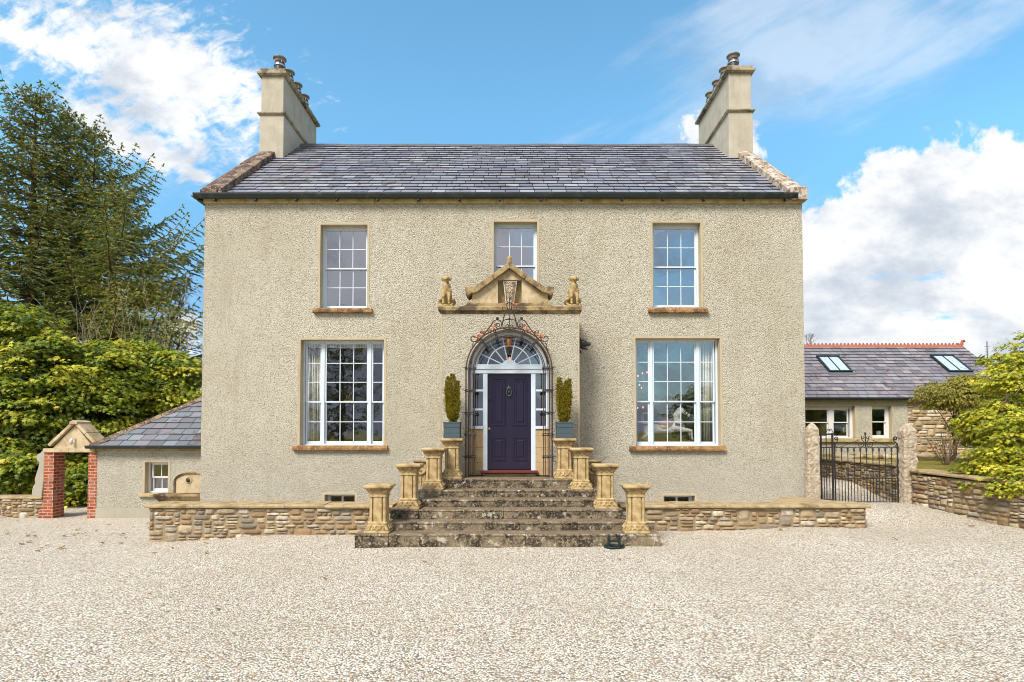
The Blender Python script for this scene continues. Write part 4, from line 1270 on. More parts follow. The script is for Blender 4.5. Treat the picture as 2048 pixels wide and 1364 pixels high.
def leaves_mesh(name, m, parent, pos, nrm, tip, size, col, kind='maple'):
    """pos, nrm, tip: (n,3); size (n,); col (n,3)"""
    n = len(pos)
    tip = tip - nrm * np.sum(tip * nrm, axis=1, keepdims=True); tip /= np.linalg.norm(tip, axis=1, keepdims=True) + 1e-9
    sd = np.cross(nrm, tip)
    if kind == 'maple':   # five-pointed outline as a fan of 3 quads+... (x side, y tip, z fold)
        T = np.array([(0, -.15, 0), (.50, -.02, -.06), (.24, .26, .02), (.46, .58, -.08), (.14, .52, .0), (0, 1.0, -.1), (-.14, .52, .0), (-.46, .58, -.08), (-.24, .26, .02), (-.50, -.02, -.06)])
        F_ = [(0, 1, 2, 8), (0, 8, 9), (8, 2, 4, 6), (2, 3, 4), (8, 6, 7), (4, 5, 6)]
    elif kind == 'oval':
        T = np.array([(0, 0, 0), (.22, .35, -.03), (0, 1.0, -.08), (-.22, .35, -.03)]); F_ = [(0, 1, 2, 3)]
    else:                 # needle spray: crossed slim kites
        T = np.array([(0, 0, 0), (.16, .35, 0), (0, 1, 0), (-.16, .35, 0), (0, .35, .14), (0, .35, -.14)]); F_ = [(0, 1, 2, 3), (0, 4, 2, 5)]
    k = len(T)
    V_ = pos[:, None, :] + size[:, None, None] * (T[None, :, 0:1] * sd[:, None, :] + T[None, :, 1:2] * tip[:, None, :] + T[None, :, 2:3] * nrm[:, None, :])
    V_ = V_.reshape(-1, 3)
    loops = []; starts = []; tot = []
    off = 0; per = [list(f) for f in F_]
    flat = np.concatenate([np.array(f) for f in per]); ls = np.array([len(f) for f in per])
    L = (np.arange(n)[:, None] * k + flat[None, :]).ravel()
    tot = np.tile(ls, n); starts = np.concatenate([[0], np.cumsum(tot)[:-1]])
    me = bpy.data.meshes.new(name); me.vertices.add(len(V_)); me.vertices.foreach_set('co', V_.astype(np.float32).ravel())
    me.loops.add(len(L)); me.loops.foreach_set('vertex_index', L.astype(np.int32))
    me.polygons.add(len(tot)); me.polygons.foreach_set('loop_start', starts.astype(np.int32)); me.polygons.foreach_set('loop_total', tot.astype(np.int32))
    me.update(calc_edges=True); me.validate()
    ca = me.color_attributes.new('Col', 'FLOAT_COLOR', 'CORNER')
    cc = np.concatenate([col, np.ones((n, 1))], axis=1); ca.data.foreach_set('color', np.repeat(cc, len(flat), axis=0).astype(np.float32).ravel())
    return mk(name, me, m, parent)


def mixcol(pal, n, jit=.15):
    pal = np.array(pal); a = pal[rng.integers(0, len(pal), n)]; return np.clip(a * rng.uniform(1 - jit, 1 + jit, (n, 1)), 0, 1)


def broad_crown(name, parent, blobs, nclump, per, size, pal, m='leaf', flat=.3, kind='maple', clump_r=.4, gaps=0.25, upw=.75, face=(0, -1, 0)):
    P_, N_, T_, S_, C_ = [], [], [], [], []
    vol = np.array([b[3] * b[4] * b[5] for b in blobs]) ** .667; vol /= vol.sum()
    face = np.array(face, float)
    for c in range(nclump):
        b = blobs[rng.choice(len(blobs), p=vol)]
        d = rnd_unit(1)[0]
        if rng.random() < .7 and d @ face < 0: d = d - 2 * (d @ face) * face   # more clumps on the open side
        r = rng.uniform(.45, 1.0) ** .5 * (1 + .18 * mnoise.noise(Vector(d * 2.2 + b[0])))
        ctr = np.array(b[:3]) + d * np.array(b[3:6]) * r
        cr = clump_r * rng.uniform(.5, 1.4); n = max(4, int(per * (cr / clump_r) ** 2 * rng.uniform(.6, 1.2)))
        a = rng.uniform(0, 2 * PI, n); q = np.sqrt(rng.uniform(0, 1, n)) * cr
        outd = d * np.array([1, 1, .35]); outd /= np.linalg.norm(outd)
        pos = ctr + np.stack([np.cos(a) * q, np.sin(a) * q, rng.normal(0, flat * cr * .35, n) - q * q / cr * .35], axis=1)
        rad = np.stack([np.cos(a), np.sin(a), -.25 * np.ones(n)], axis=1) + outd * .6
        nr = np.array([0, 0, upw]) + outd * (.75 - upw * .3) + rng.normal(0, .33, (n, 3)); nr /= np.linalg.norm(nr, axis=1, keepdims=True)
        P_.append(pos); N_.append(nr); T_.append(rad + rng.normal(0, .3, (n, 3)) + np.array([0, 0, -.25])); S_.append(size * rng.uniform(.6, 1.25, n))
        base = mixcol(pal, 1, .12)[0]; C_.append(np.clip(base * rng.uniform(.75, 1.25, (n, 1)) * (1 + rng.normal(0, .06, (n, 3))), 0, 1))
    return leaves_mesh(name, m, parent, np.concatenate(P_), np.concatenate(N_), np.concatenate(T_), np.concatenate(S_), np.concatenate(C_), kind)


def limbs(parent, base, blobs, r0, n=14, seed=0, m='bark', name='trunk', lean=(0, 0)):
    rnd = random.Random(seed); mb = MB(); base = Vector(base)
    top = Vector((sum(b[0] for b in blobs) / len(blobs), sum(b[1] for b in blobs) / len(blobs), max(b[2] for b in blobs)))
    L = (top - base); pts = [base + L * t + Vector((rnd.uniform(-.08, .08), rnd.uniform(-.08, .08), 0)) * (t > 0) for t in lin(0, .85, 7)]
    mb.tube(pts, [r0 * (1 - .8 * i / 7) for i in range(8)], 8)
    for i in range(n):
        t = rnd.uniform(.25, .85); s = base + L * t; b = rnd.choice(blobs); a = rnd.uniform(0, 6.3)
        e = Vector((b[0] + b[3] * .8 * math.cos(a), b[1] + b[4] * .8 * math.sin(a), b[2] + b[5] * rnd.uniform(-.5, .7)))
        mid = s.lerp(e, .5) + Vector((rnd.uniform(-.1, .1), 0, .12 * (e - s).length))
        rr_ = r0 * .4 * (1 - t * .6); mb.tube([s, s.lerp(mid, .5) + Vector((0, 0, .03)), mid, mid.lerp(e, .6), e], [rr_, rr_ * .8, rr_ * .55, rr_ * .3, .006], 5)
        for _ in range(3):
            q = mid.lerp(e, rnd.uniform(0, .8)); mb.tube([q, q + Vector((rnd.uniform(-.5, .5), rnd.uniform(-.5, .5), rnd.uniform(.0, .5)))], [rr_ * .3, .004], 4)
    return mb.build(name, m, parent, smooth=True)


MAPLE = [(.31, .35, .035), (.23, .29, .03), (.14, .20, .028), (.42, .42, .04), (.08, .125, .02), (.50, .48, .05)]
MAPLE_D = [(.16, .21, .03), (.12, .17, .025), (.20, .24, .03), (.26, .28, .03), (.30, .31, .04)]


def blob(px, py, Y, rx, ry, rz): x, z = P(px, py, Y); return (x, Y, z, rx, ry, rz)


def maple(label, bl, ncl, per, size, pal, base, r0=.14, seed=1, **kw):
    t = thing('maple_tree', base, label, 'tree', 'leafy trees left of the house')
    limbs(t, base, bl, r0, 16, seed); broad_crown('crown', t, bl, ncl, per, size, pal, **kw)
    return t


Q = 1.0
maple('big leafy yellow green maple at the far left behind the low stone wall', [blob(-30, 760, 16.6, 1.7, 1.3, 1.5), blob(70, 800, 16.8, 1.5, 1.2, 2.0), blob(20, 930, 16.4, 1.7, 1.2, 1.0), blob(50, 670, 17, .9, .9, .95), blob(110, 700, 17.2, .6, .7, .7)], int(900 * Q), 44, .125, MAPLE, (*[PX(10, 17)], 17, -.2), seed=2)
maple('yellow green maple rising behind the brick gateway', [blob(180, 820, 17.6, 1.6, 1.2, 1.5), blob(150, 960, 17.0, 1.3, 1.0, .9), blob(215, 750, 18, 1.2, 1.1, 1.05)], int(720 * Q), 44, .12, MAPLE, (PX(160, 17.6), 17.6, -.2), seed=3)
maple('bright leafy maple above the hipped outhouse roof', [blob(300, 790, 19, 1.7, 1.3, 1.35), blob(370, 790, 19.4, 1.5, 1.3, 1.2), blob(255, 850, 18.6, 1.2, 1, 1.0), blob(285, 730, 19, 1.0, .9, .85), blob(350, 740, 19.2, .8, .8, .7)], int(760 * Q), 44, .12, MAPLE, (PX(300, 19), 19, -.2), seed=4)
maple('duller olive tree with fine twigs close to the house corner', [blob(310, 640, 23, 1.9, 1.5, 1.7), blob(250, 600, 23.4, 1.4, 1.2, 1.3), blob(375, 700, 22.4, 1.0, 1.0, 1.3), blob(330, 580, 23, 1.1, 1, 1.0)], int(170 * Q), 42, .13, [(.20, .20, .035), (.15, .16, .03), (.26, .24, .04)], (PX(310, 23), 23, -.2), r0=.2, seed=5, kind='oval', clump_r=.5)


def spruce(label, px, Y, ytop, zlow, reach, seed, bias=None, lean=0.0, dens=1.0, group='dark spruces behind the maples', pal=None, r0=.28, base=None, gap=.62, ex=.7):
    x0, zt = P(px, ytop, Y)
    if base is not None: x0, Y, zt = base
    t = thing('spruce_tree', (x0, Y, -.3), label, 'tree', group)
    rnd = random.Random(seed); mb = MB(); H = zt + .3
    axis = lambda z: Vector((x0 + lean * ((z + .3) / H) ** 1.5, Y, z))
    mb.tube([axis(z) for z in lin(-.3, zt, 12)], [r0 * (1 - .95 * i / 12) for i in range(13)], 8)
    P_, D_, S_ = [], [], []
    def spray(o, d, s): P_.append(tuple(o)); D_.append(tuple(d)); S_.append(s)
    z = zlow
    while z < zt - .05:
        f = (z - zlow) / (zt - zlow); nb = rnd.choice([5, 6, 7])
        L0 = reach * (1 - f) ** ex * min(1, .8 + f * 2) + .12
        for b in range(nb):
            a = 2 * PI * (b + rnd.uniform(-.3, .3)) / nb + z * 1.7
            L = L0 * rnd.choice([rnd.uniform(.4, .85), rnd.uniform(.8, 1.25)])
            if bias: L *= bias(math.cos(a), f)
            dirv = Vector((math.cos(a), math.sin(a), 0)); p = axis(z + rnd.uniform(-.15, .15)); ns = max(4, int(L / .16)); pts = [p.copy()]
            el = rnd.uniform(-.05, .12) + .75 * f ** 1.5; dr = rnd.uniform(.25, .5) * (1 - f * .6)
            for i in range(1, ns + 1):
                s = i / ns; pts.append(p + dirv * (L * s) + Vector((rnd.uniform(-.05, .05), rnd.uniform(-.05, .05), rnd.uniform(-.04, .04) + L * (el * s - dr * s * (1 - s) * 1.1 + .22 * s ** 3 - .12 * s))))
            rb = .014 + .012 * L; mb.tube(pts, [rb * (1 - .9 * i / ns) for i in range(ns + 1)], 4)
            sdv = Vector((-dirv.y, dirv.x, 0))
            for i in range(1, ns + 1):
                s = i / ns
                if s < .18 + .1 * (1 - f): continue
                for sgn in (-1, 1):
                    if rnd.random() > .97 * dens: continue
                    tl = (.10 + .30 * L * (1 - s) ** .7 * min(1, s * 2.2)) * rnd.uniform(.6, 1.25)
                    td = (sdv * sgn + dirv * rnd.uniform(.5, 1.1) + Vector((0, 0, rnd.uniform(-.22, .06)))).normalized(); k = max(2, int(tl / .05))
                    for q in range(k):
                        u = (q + rnd.random()) / k; o = pts[i] + td * (tl * u) + Vector((0, 0, -.22 * tl * u * u))
                        for sg in (-1, 1):
                            w = td * .8 + (td.cross(Vector((0, 0, 1))) * sg) * rnd.uniform(.1, .6) + Vector((0, 0, rnd.uniform(-.75, .12)))
                            spray(o, w.normalized(), rnd.uniform(.10, .185))
                d = pts[i] - pts[i - 1]; spray(pts[i], d.normalized() + Vector((rnd.uniform(-.3, .3), rnd.uniform(-.3, .3), rnd.uniform(-.3, .3))), .14)
            for _ in range(4): spray(pts[-1], (pts[-1] - pts[-2]).normalized() + Vector((rnd.uniform(-.35, .35), rnd.uniform(-.35, .35), rnd.uniform(-.2, .4))), .17)
        z += gap * rnd.uniform(.6, 1.25) * (1 - .55 * f)
    for k in range(12): spray(axis(zt - k * .05), Vector((rnd.uniform(-.5, .5), rnd.uniform(-.5, .5), 1)), .2)
    mb.build('trunk', 'bark', t, smooth=True)
    pos = np.array(P_); d = np.array(D_); n = len(pos)
    nr = rnd_unit(n) * .6 + np.array([0, 0, 1.0]); nr = nr - d * np.sum(nr * d, axis=1, keepdims=True) / np.sum(d * d, axis=1, keepdims=True); nr /= np.linalg.norm(nr, axis=1, keepdims=True)
    leaves_mesh('crown', 'needle', t, pos, nr, d, np.array(S_), mixcol(pal or [(.24, .29, .075), (.15, .22, .085), (.33, .34, .09), (.44, .40, .11), (.10, .18, .09), (.26, .25, .09)], n, .25), 'spray')
    return t
spruce('tallest dark spruce with a broad ragged top at the far left', 72, 25, 188, 3.4, 4.2, 11, r0=.34, ex=.55)
spruce('spruce with a ragged double top just right of the tallest one', 135, 27, 232, 6.0, 3.0, 12, r0=.16, ex=.6)
spruce('spruce with a broad bushy head leaning over the maples', 190, 26, 258, 5.5, 3.4, 15, r0=.17, ex=.5, bias=lambda c, f: 1.25 if c > .4 and f < .8 else .8)
spruce('slimmer spruce nearer the house with long branches reaching right', 232, 24, 378, 2.6, 2.7, 13, r0=.17, ex=.45, bias=lambda c, f: 2.0 if c > .5 and .25 < f < .72 else .9)
# trees behind the photographer, mirrored in the windows
spruce('dark spruce behind the photographer, mirrored in the lower left window', 0, 0, 0, 1.2, 3.2, 21, group='trees behind the photographer', base=(-10.8, -9, 9.5), dens=.7)

maple('broad leafy tree behind the photographer, mirrored in the lower right window', [(13.2, -14, 3.4, 2.6, 2, 1.9), (15, -14, 2.2, 3, 2, 2)], 170, 30, .3, MAPLE_D, (13.5, -14, 0), seed=22, clump_r=.7, face=(0, 1, 0))
maple('dense leafy tree behind the photographer, mirrored in the annex windows', [(30, -14, 3.4, 7, 2, 3.2), (40, -14, 3.2, 6, 2, 3)], 300, 34, .45, MAPLE_D, (30, -14, 0), seed=23, clump_r=1.1, face=(0, 1, 0))
for nm, x0_, x1_, lab in (('left', -75, -19, 'far belt of trees beyond the fields to the left'), ('right', 30, 90, 'far belt of trees beyond the lawn to the right')):
    bl = [(x, 52 + rng.uniform(-3, 3), 1.2 + rng.uniform(0, 1.5), 4, 3, 3.2) for x in np.arange(x0_, x1_, 4.5)]
    tag(broad_crown('woodland', None, bl, 420, 26, .55, MAPLE_D, clump_r=1.2), lab, 'woodland', kind='stuff')
# thin bare saplings in front of the dark trees
t = thing('bare_sapling', (PX(240, 20), 20, -.2), 'tangle of thin bare pale stems rising between the spruces and the maples', 'sapling')
mb = MB(); rnd = random.Random(3)
for i in range(26):
    x, z = P(rnd.uniform(120, 385), 740, 20.5); h = rnd.uniform(2.0, 5.2) * (1 if 180 < 0 else .9); y = rnd.uniform(20, 21); pts = [Vector((x, y, z - .8))]
    dx = rnd.uniform(-.25, .25)
    for k in range(6): pts.append(pts[-1] + Vector((dx * .5 + rnd.uniform(-.16, .16), rnd.uniform(-.1, .1), h / 6)))
    mb.tube(pts, [.011 - .0015 * k for k in range(7)], 3)
    for k in (2, 3, 4, 5): mb.tube([pts[k], pts[k] + Vector((rnd.uniform(-.5, .5), 0, .5))], [.007, .003], 3)
mb.build('stems', 'twig', t)

# right-hand shrubs
def shrub(label, bl, ncl, per, size, pal, base, grp='garden shrubs right of the gate', name='leafy_shrub', **kw):
    t = thing(name, base, label, 'shrub', grp); limbs(t, base, bl, .05, 14, 7, m='bark', name='stems'); broad_crown('foliage', t, bl, ncl, per, size, pal, **kw); return t
YEL = [(.46, .45, .03), (.38, .40, .03), (.54, .50, .05), (.26, .29, .03), (.16, .19, .025)]
shrub('tall bright yellow green shrub at the right edge overhanging the garden wall', [blob(2010, 850, 11.8, .75, .6, .65), blob(1990, 925, 11.2, .55, .5, .42), blob(2060, 950, 10.9, .5, .5, .45), blob(2050, 760, 12.2, .7, .6, .6), blob(1968, 850, 12.0, .42, .45, .4), blob(1975, 965, 11.0, .3, .35, .22), blob(2030, 880, 10.9, .5, .5, .6), blob(2040, 960, 10.2, .4, .4, .32)], 820, 40, .068, YEL, (PX(2030, 12), 12, 1.0), clump_r=.2, face=(-.5, -.8, 0))
shrub('tall yellow leaved tree top rising at the right edge beside the annex roof', [blob(2070, 690, 13.2, .6, .5, .45), blob(2040, 740, 13.4, .5, .5, .4)], 130, 30, .075, YEL, (PX(2080, 13.2), 13.2, 1.0), clump_r=.2, name='yellow_tree', grp='x') if 0 else None
shrub('loose yellow shrub with bare tips standing against the sky by the annex roof', [blob(2060, 690, 13.4, .65, .5, .35), blob(2010, 720, 13.6, .45, .5, .2), blob(2080, 770, 13.3, .6, .5, .6), blob(1990, 760, 13.3, .45, .5, .25)], 210, 26, .085, YEL, (PX(2070, 13.4), 13.4, 1.0), clump_r=.22)
shrub('olive green willow like shrub in front of the stone annex wall', [blob(1925, 790, 15.6, .95, .6, .42), blob(1870, 790, 15.8, .45, .5, .35), blob(1985, 830, 15.2, .8, .6, .6), blob(1950, 850, 15.5, .6, .5, .5), blob(1930, 770, 15.6, .6, .5, .3)], 640, 44, .085, [(.26, .24, .045), (.33, .29, .05), (.38, .33, .06), (.18, .17, .035)], (PX(1900, 15.8), 15.8, 1.05), clump_r=.22, kind='oval', upw=.35)
t = thing('bare_shrub', (PX(1893, 14.8), 14.8, 1.02), 'leafless many stemmed shrub beside the stone annex wall', 'shrub'); mb = MB(); rnd = random.Random(8)
for i in range(22):
    b = Vector((PX(1893, 14.8) + rnd.uniform(-.05, .05), 14.8, 1.0)); a = rnd.uniform(-.75, .65); pts = [b]
    for k in range(6): pts.append(pts[-1] + Vector((math.sin(a) * .15 + rnd.uniform(-.02, .02), rnd.uniform(-.04, .04), math.cos(a) * .17)))
    mb.tube(pts, [.013 - .0018 * k for k in range(7)], 4)
    mb.tube([pts[3], pts[3] + Vector((rnd.uniform(-.15, .15), 0, .25))], [.006, .003], 3)
mb.build('stems', 'bark', t)

# yews in planters
def yew(label, x, y, z, spires, seed):
    t = thing('potted_yew', (x, y, z), label, 'potted shrub', 'golden yews in the blue planters')
    rnd = random.Random(seed); P_, D_ = [], []; mb = MB()
    for (dx, dz0, dz1, r) in spires:
        n = int(2300 * (dz1 - dz0) * r / .1)
        mb.tube([(x, y, z - .03), (x + dx * .5, y, z + dz0 * .6 + .1), (x + dx, y, z + dz1 * .9)], [.012, .008, .003], 5)
        for i in range(n):
            f = rnd.random(); zz_ = dz0 + (dz1 - dz0) * f; rad = r * (math.sin(PI * min(.97, .12 + f * .88)) ** .6) * rnd.uniform(.7, 1.1) * (1 + .55 * mnoise.noise(Vector((dx * 30, f * 9, rnd.randint(0, 2))))); a = rnd.uniform(0, 2 * PI)
            P_.append((x + dx * (.35 + .65 * f) + rad * math.cos(a), y + rad * math.sin(a), z + zz_)); D_.append((math.cos(a) * .7, math.sin(a) * .7, rnd.uniform(.5, 1.3)))
    mb.build('stem', 'bark', t); pos = np.array(P_); d = np.array(D_); n = len(pos)
    leaves_mesh('foliage', 'leaf', t, pos, rnd_unit(n), d + rng.normal(0, .3, (n, 3)), rng.uniform(.035, .06, n), mixcol([(.42, .34, .03), (.30, .26, .02), (.50, .40, .04), (.20, .17, .02), (.10, .10, .02)], n), 'spray')
zy = zpt + .31
yew('golden yew with one tall central spire in the left planter', PEDX[3], 11.56, zy, [(0, .0, .98, .085), (-.10, .08, .92, .06), (.11, .12, .84, .06), (-.05, .1, .6, .1), (.06, .05, .62, .1), (-.11, .25, .75, .06)], 1)
yew('golden yew with a notched forked top in the right planter', PEDX[7], 11.56, zy, [(-.10, .02, .90, .07), (.11, .05, .88, .06), (.03, .05, .84, .05), (0, 0, .6, .11), (.09, .2, .7, .08), (-.09, .2, .7, .08)], 2)

# bare tree beyond the annex
t = thing('bare_tree', (PX(1630, 32), 32, 0), 'leafless tree whose twigs show above the left end of the annex ridge', 'tree'); mb = MB(); rnd = random.Random(5)
def twigs(p, d, L, r, k):
    q = p + d * L; mb.tube([p, p.lerp(q, .5) + Vector((rnd.uniform(-.05, .05), 0, 0)), q], [r, r * .8, r * .6], 4)
    if k:
        for _ in range(rnd.choice([2, 3])): twigs(q, (d + Vector((rnd.uniform(-.8, .8), rnd.uniform(-.3, .3), rnd.uniform(-.1, .4)))).normalized(), L * .72, r * .6, k - 1)
bx, bz = P(1622, 715, 32)
mb.tube([(bx, 32, 0), (bx, 32, bz)], [.2, .08], 6)
twigs(Vector((bx, 32, bz - .2)), Vector((-.1, 0, 1)), .55, .05, 4)
mb.build('branches', 'bark', t)

# ------------------------------------------------------------------ annex on the right
YN = 20.0
zE = PZ(797, YN); yrn = 22.85; zRg = PZ(692, yrn); xAr = PX(2056, YN); xAl = XR + .3
an = thing('slate_roofed_annex', (PX(1800, YN), YN, .9), 'single storey annex with red ridge tiles and two skylights right of the house', 'annex')
W1 = (PX(1590, YN), PX(1711, YN), PZ(877, YN), PZ(812, YN)); W2 = (PX(1744, YN), PX(1784, YN), PZ(876, YN), PZ(811, YN))
xs_ = PX(1816, YN)
mb = MB(); wall_holes(mb, xAl - 2, xs_, .4, zE, YN, [W1, W2], .35); mb.build('rendered_wall', 'dash', an)
mb = MB(); mb.box(xs_ + .002, xAr - .2, YN + .012, YN + .4, .4, zE - .002); mb.prism([(YN, .4), (25.7, .4), (25.7, zE), (yrn, zRg - .1), (YN, zE)], xAr - .2, xAr - .55, axis='x')
mb.box(xAl - 2, xAr - .55, 25.4, 25.7, .4, zE)
sw_ = mb.build('stone_core', 'mortar', an)
mb = MB(); rubble(mb, xAr - .2 - xs_, .8, zE - .01, lambda u, z, w: (xs_ + u, YN + .01 - w, z), 31, .03, [tuple(min(.8, q * 1.25) for q in s) for s in STONES], .03); mb.build('stonework', 'rubble', an, smooth=True)
Vn = math.hypot(yrn - YN + .15, zRg - zE); cn, sn2 = (yrn - YN + .15) / Vn, (zRg - zE) / Vn
PAL2 = [(.22, .19, .20), (.19, .175, .195), (.26, .235, .24), (.17, .15, .17), (.24, .20, .205), (.21, .205, .225)]
def frn(u, v, h): return (u, YN - .15 + v * cn - h * sn2, zE + v * sn2 + h * cn)
def on_roof(px_, py_):
    # ray hits the roof plane
    xc = (px_ - CX) / F; yc = -(py_ - CY) / F; d = Vector((xc, math.cos(TH) - yc * math.sin(TH), math.sin(TH) + yc * math.cos(TH)))
    n = Vector((0, -sn2, cn)); p0 = Vector(frn(0, 0, 0)); t = (p0 - Vector((0, 0, HC))).dot(n) / d.dot(n); q = Vector((0, 0, HC)) + d * t
    return q.x, (q.y - (YN - .15)) / cn
SKY = []
for (a, b, c, d) in ((1631, 1676, 715, 746), (1858, 1904, 713, 746)):
    u0, v1 = on_roof(a, c); u1, _ = on_roof(b, c); _, v0 = on_roof(a + 36, d); SKY.append((u0, u1, v0, v1))
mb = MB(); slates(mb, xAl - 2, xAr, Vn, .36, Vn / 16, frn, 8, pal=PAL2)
arf = mb.build('roof', 'slate', an)
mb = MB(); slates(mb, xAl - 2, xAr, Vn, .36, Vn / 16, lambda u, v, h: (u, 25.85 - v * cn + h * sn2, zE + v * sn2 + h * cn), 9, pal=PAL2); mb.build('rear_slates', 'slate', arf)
mb = MB(); mb.add([(xAl - 2, YN - .14, zE - .03), (xAr, YN - .14, zE - .03), (xAr, yrn, zRg - .04), (xAl - 2, yrn, zRg - .04), (xAr, 25.84, zE - .03), (xAl - 2, 25.84, zE - .03)], [(0, 1, 2, 3), (3, 2, 4, 5)]); mb.build('roof_deck', 'underlay', arf)
mb = MB(); x = xAl - 2; i = 0
while x < xAr - .02:
    w = .30; a, b = x, min(x + w, xAr)
    mb.prism([(yrn - .12, zRg - .09), (yrn - .12, zRg - .05), (yrn - .02, zRg + .05), (yrn + .02, zRg + .05), (yrn + .12, zRg - .05), (yrn + .12, zRg - .09)], a + .004, b - .004, axis='x')
    c = (a + b) / 2
    for q in (c - .075, c + .075): mb.prism([(q - .05, zRg + .045), (q + .05, zRg + .045), (q + .045, zRg + .07), (q + .02, zRg + .08), (q + .03, zRg + .105), (q, zRg + .125), (q - .03, zRg + .105), (q - .02, zRg + .08), (q - .045, zRg + .07)], yrn - .015, yrn + .015)
    x += w
mb.tube(to3([(xAr - .05, zRg + .02), (xAr - .0, zRg + .12), (xAr + .02, zRg + .2), (xAr + .08, zRg + .22), (xAr + .12, zRg + .17)], yrn), [.07, .06, .055, .045, .03], 6)
mb.build('ridge_tiles', 'terracotta', an)
for (u0, u1, v0, v1) in SKY:
    mb = MB(); f = .07
    def bx(a, b, c, d, h0, h1): mb.add([frn(p, q, h) for h in (h0, h1) for p, q in ((a, c), (b, c), (b, d), (a, d))], [(0, 3, 2, 1), (4, 5, 6, 7), (0, 1, 5, 4), (1, 2, 6, 5), (2, 3, 7, 6), (3, 0, 4, 7)])
    bx(u0, u1, v0, v0 + f, .0, .09); bx(u0, u1, v1 - f, v1, .0, .11); bx(u0, u0 + f, v0 + f, v1 - f, 0, .09); bx(u1 - f, u1, v0 + f, v1 - f, 0, .09); um = (u0 + u1) / 2; bx(um - .018, um + .018, v0 + f, v1 - f, .03, .085)
    sk = mb.build('skylight', 'gutter_paint', an)
    mb = MB(); bx(u0 + .05, u1 - .05, v0 + .05, v1 - .05, .02, .065); mb.build('pane', 'skylight_glass', sk)
    mb = MB(); mb.add([frn(p, q, h) for p, q, h in ((u0 - .05, v0 - .2, .026), (u1 + .05, v0 - .2, .026), (u1 + .05, v0, .03), (u0 - .05, v0, .03))], [(0, 1, 2, 3)]); mb.build('flashing', 'lead', sk)
mb = MB(); mb.prism([(YN - .24, zE + .03), (YN - .24, zE - .01), (YN - .21, zE - .06), (YN - .16, zE - .07), (YN - .12, zE - .01), (YN - .12, zE + .03)], xAl - 2, xAr, axis='x'); mb.box(xAl - 2, xAr, YN - .11, YN - .004, zE - .06, zE + .0)
mb.build('gutter', 'gutter_paint', an)
w = sash_window(an, *W1, YN + .16, [(.05, .60, 1), (.68, .93, 1)], .5, 'annex_paint', 'glass', .09, (1, 1), True, YN)
w = sash_window(an, *W2, YN + .16, [(.1, .9, 1)], .5, 'annex_paint', 'glass', .09, (1, 1), True, YN)
mb = MB(); mb.box(PX(1620, YN), PX(1788, YN), YN - .09, YN + .16, PZ(884, YN), PZ(877, YN)); mb.build('sill', 'eaves_stone', an, bevel=.01)
mb = MB(); mb.box(xAl - 2, xs_, YN + .36, YN + 5, .85, .9); mb.box(xAl - 2, xs_, YN + 3, YN + 3.1, .9, zE - .1); mb.build('inner_walls', 'interior', an)
mb = MB(); bxx, bzz = P(1645, 858, YN + .9); mb.lathe([(.05, -.25), (.12, -.2), (.16, 0), (.15, .12), (.07, .2), (.08, .25)], bxx, YN + .9, bzz, 14)
tag(mb.build('yellow_vase', 'saddle_cloth', smooth=True), 'round yellow vase inside the left annex window', 'vase')
mb = MB(); bxx, bzz = P(1687, 862, YN + .6); mb.lathe([(.04, -.2), (.10, -.15), (.11, 0), (.06, .08), (.07, .12)], bxx, YN + .6, bzz, 14)
tag(mb.build('amber_jug', 'brass', smooth=True), 'small amber jug inside the narrow sash of the left annex window', 'jug')
mb = MB(); bxx, bzz = P(1757, 866, YN + .5); mb.lathe([(.07, -.1), (.08, -.09), (.08, .07), (.06, .08)], bxx, YN + .5, bzz, 14)
tag(mb.build('white_mug', 'porcelain', smooth=True), 'pale mug on the ledge inside the single annex window', 'mug')
# aerial
mb = MB(); ax_, az_ = P(1975, 735, 24); mb.tube([(ax_, 24, az_ - .5), (ax_, 24, az_ + 1.1)], .02, 5)
for k in range(4): mb.tube([(ax_ - .12 + k * .02, 24, az_ + .9 - k * .12), (ax_ + .12 - k * .02, 24, az_ + .9 - k * .12)], .01, 4)
tag(mb.build('roof_aerial', 'lead'), 'thin metal aerial standing behind the right end of the annex roof', 'aerial')

# ------------------------------------------------------------------ garden walls right
XG = 8.72
t = thing('garden_wall', (XG, 11, .2), 'long rubble garden wall with flat coping right of the gate', 'stone wall', 'rubble garden walls on the right')
mb = MB(); mb.box(XG + .012, XG + .38, 9.93, 12.55, -.2, 1.0 - .02); mb.box(XG + .012, XG + .38, 3.5, 9.92, -.2, .76); mb.build('core', 'mortar', t)
mb = MB(); rubble(mb, 12.6 - 9.95, .0, .985, lambda u, z, w: (XG + .01 - w, 12.6 - u, z + .0 * u), 51, .019, dark=1.0, bulge=.04); rubble(mb, 9.95 - 3.6, -.1, .75, lambda u, z, w: (XG + .01 - w, 9.95 - u, z), 52, .019, bulge=.04)
rubble(mb, .38, .74, .985, lambda u, z, w: (XG + u, 9.94 - w, z), 53, .02)
mb.build('stonework', 'rubble', t, smooth=True)
mb = MB(); slabs(mb, 2.75, lambda u, v, h: (XG + v, 12.62 - u, .99 + .0 * u + h + .04 * (1 - u / 2.75)), 5, .06, .4, .05); slabs(mb, 6.3, lambda u, v, h: (XG + v, 9.86 - u, .76 + h), 6, .06, .4, .05); mb.build('coping', 'cap_stone', t)
t = thing('path_wall', (XG, 16, .6), 'shaded rubble retaining wall along the path behind the iron gate', 'stone wall', 'rubble garden walls on the right')
mb = MB(); mb.box(XG - .1 + .012, XG + .2, 12.95, 19.9, .1, 1.12); mb.build('core', 'mortar', t)
mb = MB(); rubble(mb, 6.9, .2, 1.13, lambda u, z, w: (XG - .09 - w, 19.85 - u, z), 54, .02, dark=.8); mb.build('stonework', 'rubble', t, smooth=True)  # stones coloured darker, so the wall's shade is in their colour
